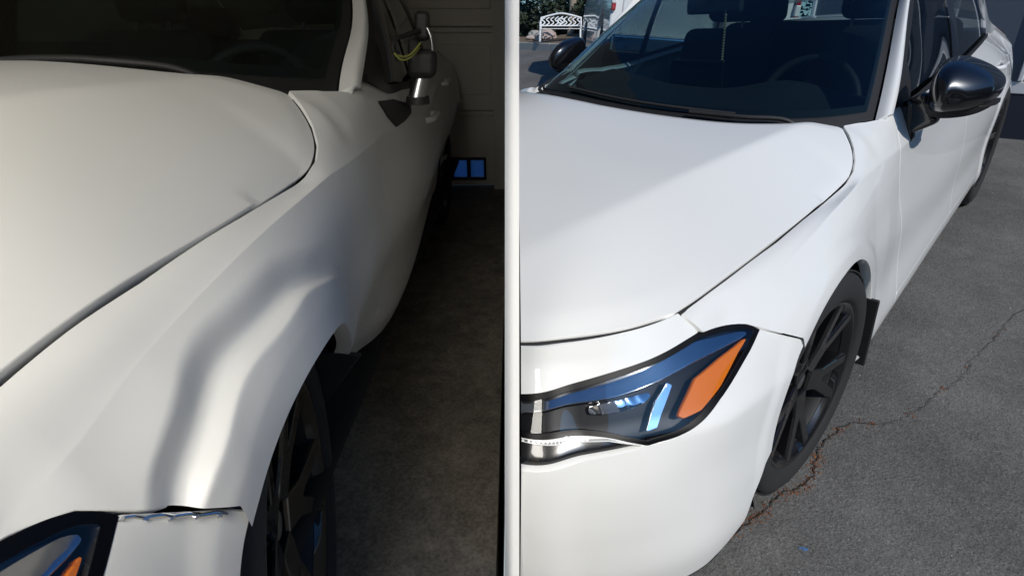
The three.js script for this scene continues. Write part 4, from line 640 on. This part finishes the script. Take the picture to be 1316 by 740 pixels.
// white pickup seen through the sunlit car's windows
{
  const t = group('pickup_truck'); tag(t, 'white pickup truck with red tail lamps parked beyond the sunlit car', 'pickup');
  const px = 1.95, pz = -6.6; t.position.set(px, gY(px, pz - 1.2), pz); t.rotation.set(-.02, 0, -.07); t.rotation.y = -.05;
  const w = phys([.74, .75, .74], .4, { clearcoat: 1, clearcoatRoughness: .05 }), zB = z => -z;
  const profile = (pts, d, x, mat, n) => { const s = new THREE.Shape(); pts.forEach((p, i) => i ? s.lineTo(...p) : s.moveTo(...p)); const g = new THREE.ExtrudeGeometry(s, { depth: d, bevelEnabled: true, bevelSize: .02, bevelThickness: .02, bevelSegments: 2 }); g.rotateY(Math.PI / 2); g.translate(x, 0, 0); return mesh(n, g, mat, t); };
  // profile points are [distance from the tailgate, height]
  profile([[0, .55], [0, 1.22], [1.75, 1.22], [1.75, .5], [1.45, .5], [1.38, .72], [1.2, .86], [.98, .9], [.76, .86], [.58, .72], [.5, .5]], .09, -.95, w, 'bed_side');
  profile([[0, .55], [0, 1.22], [1.75, 1.22], [1.75, .5], [1.45, .5], [1.38, .72], [1.2, .86], [.98, .9], [.76, .86], [.58, .72], [.5, .5]], .09, .86, w, 'bed_side');
  mesh('tailgate', box(1.70, .62, .06, 0, .90, .0, .02), w, t); mesh('bed_floor', box(1.7, .06, 1.7, 0, .62, -.88), M.plastic, t); mesh('rear_bumper', box(1.86, .18, .14, 0, .50, .07, .03), M.chrome, t);
  profile([[1.8, .45], [1.8, 1.25], [1.86, 1.75], [2.1, 1.82], [3.15, 1.80], [3.85, 1.28], [5.0, 1.18], [5.15, 1.0], [5.15, .5], [4.75, .5], [4.6, .8], [4.2, .92], [3.85, .8], [3.7, .45]], 1.82, -.91, w, 'cab');
  for (const s of [-1, 1]) { mesh('tail_light', box(.05, .34, .10, s * .945, .98, .012, .015), M.red, t); mesh('tail_light_lens', box(.055, .11, .105, s * .945, .93, .0125, .012), std([.7, .7, .7], .2), t);
    const win = mesh('side_window', box(.02, .42, 1.0, s * .937, 1.50, -2.55, .01), M.blackGloss, t); mesh('door_handle', box(.03, .035, .16, s * .945, 1.12, -2.15, .01), M.plastic, t); mesh('door_seam', box(.008, .7, .012, s * .932, .85, -1.98), M.cavity, t); mesh('fuel_door', box(.012, .13, .15, s * .975, 1.02, -1.5, .004), w, t);
    for (const z of [-.98, -4.22]) { const g = group('wheel', t); g.position.set(s * .82, .37, z); const ty = new THREE.LatheGeometry([[.22, -.12], [.33, -.125], [.365, -.10], [.37, 0], [.365, .10], [.33, .125], [.22, .12]].map(a => new THREE.Vector2(...a)), 40); ty.rotateZ(Math.PI / 2); mesh('tyre', ty, M.rubber, g); const ri = new THREE.LatheGeometry([[0, .06], [.06, .07], [.08, .04], [.19, .05], [.225, .10], [.225, -.1]].map(a => new THREE.Vector2(a[0], a[1] * s * -1)), 40); ri.rotateZ(Math.PI / 2); mesh('rim', ri, M.satin, g); } }
}
// bead string hanging from the sunlit car's inside mirror
{
  const b = group('bead_string'); tag(b, 'dark bead string hanging from the inside mirror of the sunlit car', 'beads'); b.applyMatrix4(yard); const ball = new THREE.SphereGeometry(.0055, 10, 8); const L = [];
  for (let k = 0; k < 18; k++) { const g = ball.clone(); g.translate(.06, 1.20 - k * .0105, -1.0); L.push(g); } mesh('bead_strand', merge(L), M.beads, b); mesh('cord', tube([[.05, 1.23, -1.01], [.058, 1.2, -1.0], [.06, 1.0, -1.0]], .0018, 10, 5), M.plastic, b);
}
scene.traverse(o => { if (o.isMesh && o !== sky) { o.castShadow = true; o.receiveShadow = true; } });
renderer.render(scene, camera);
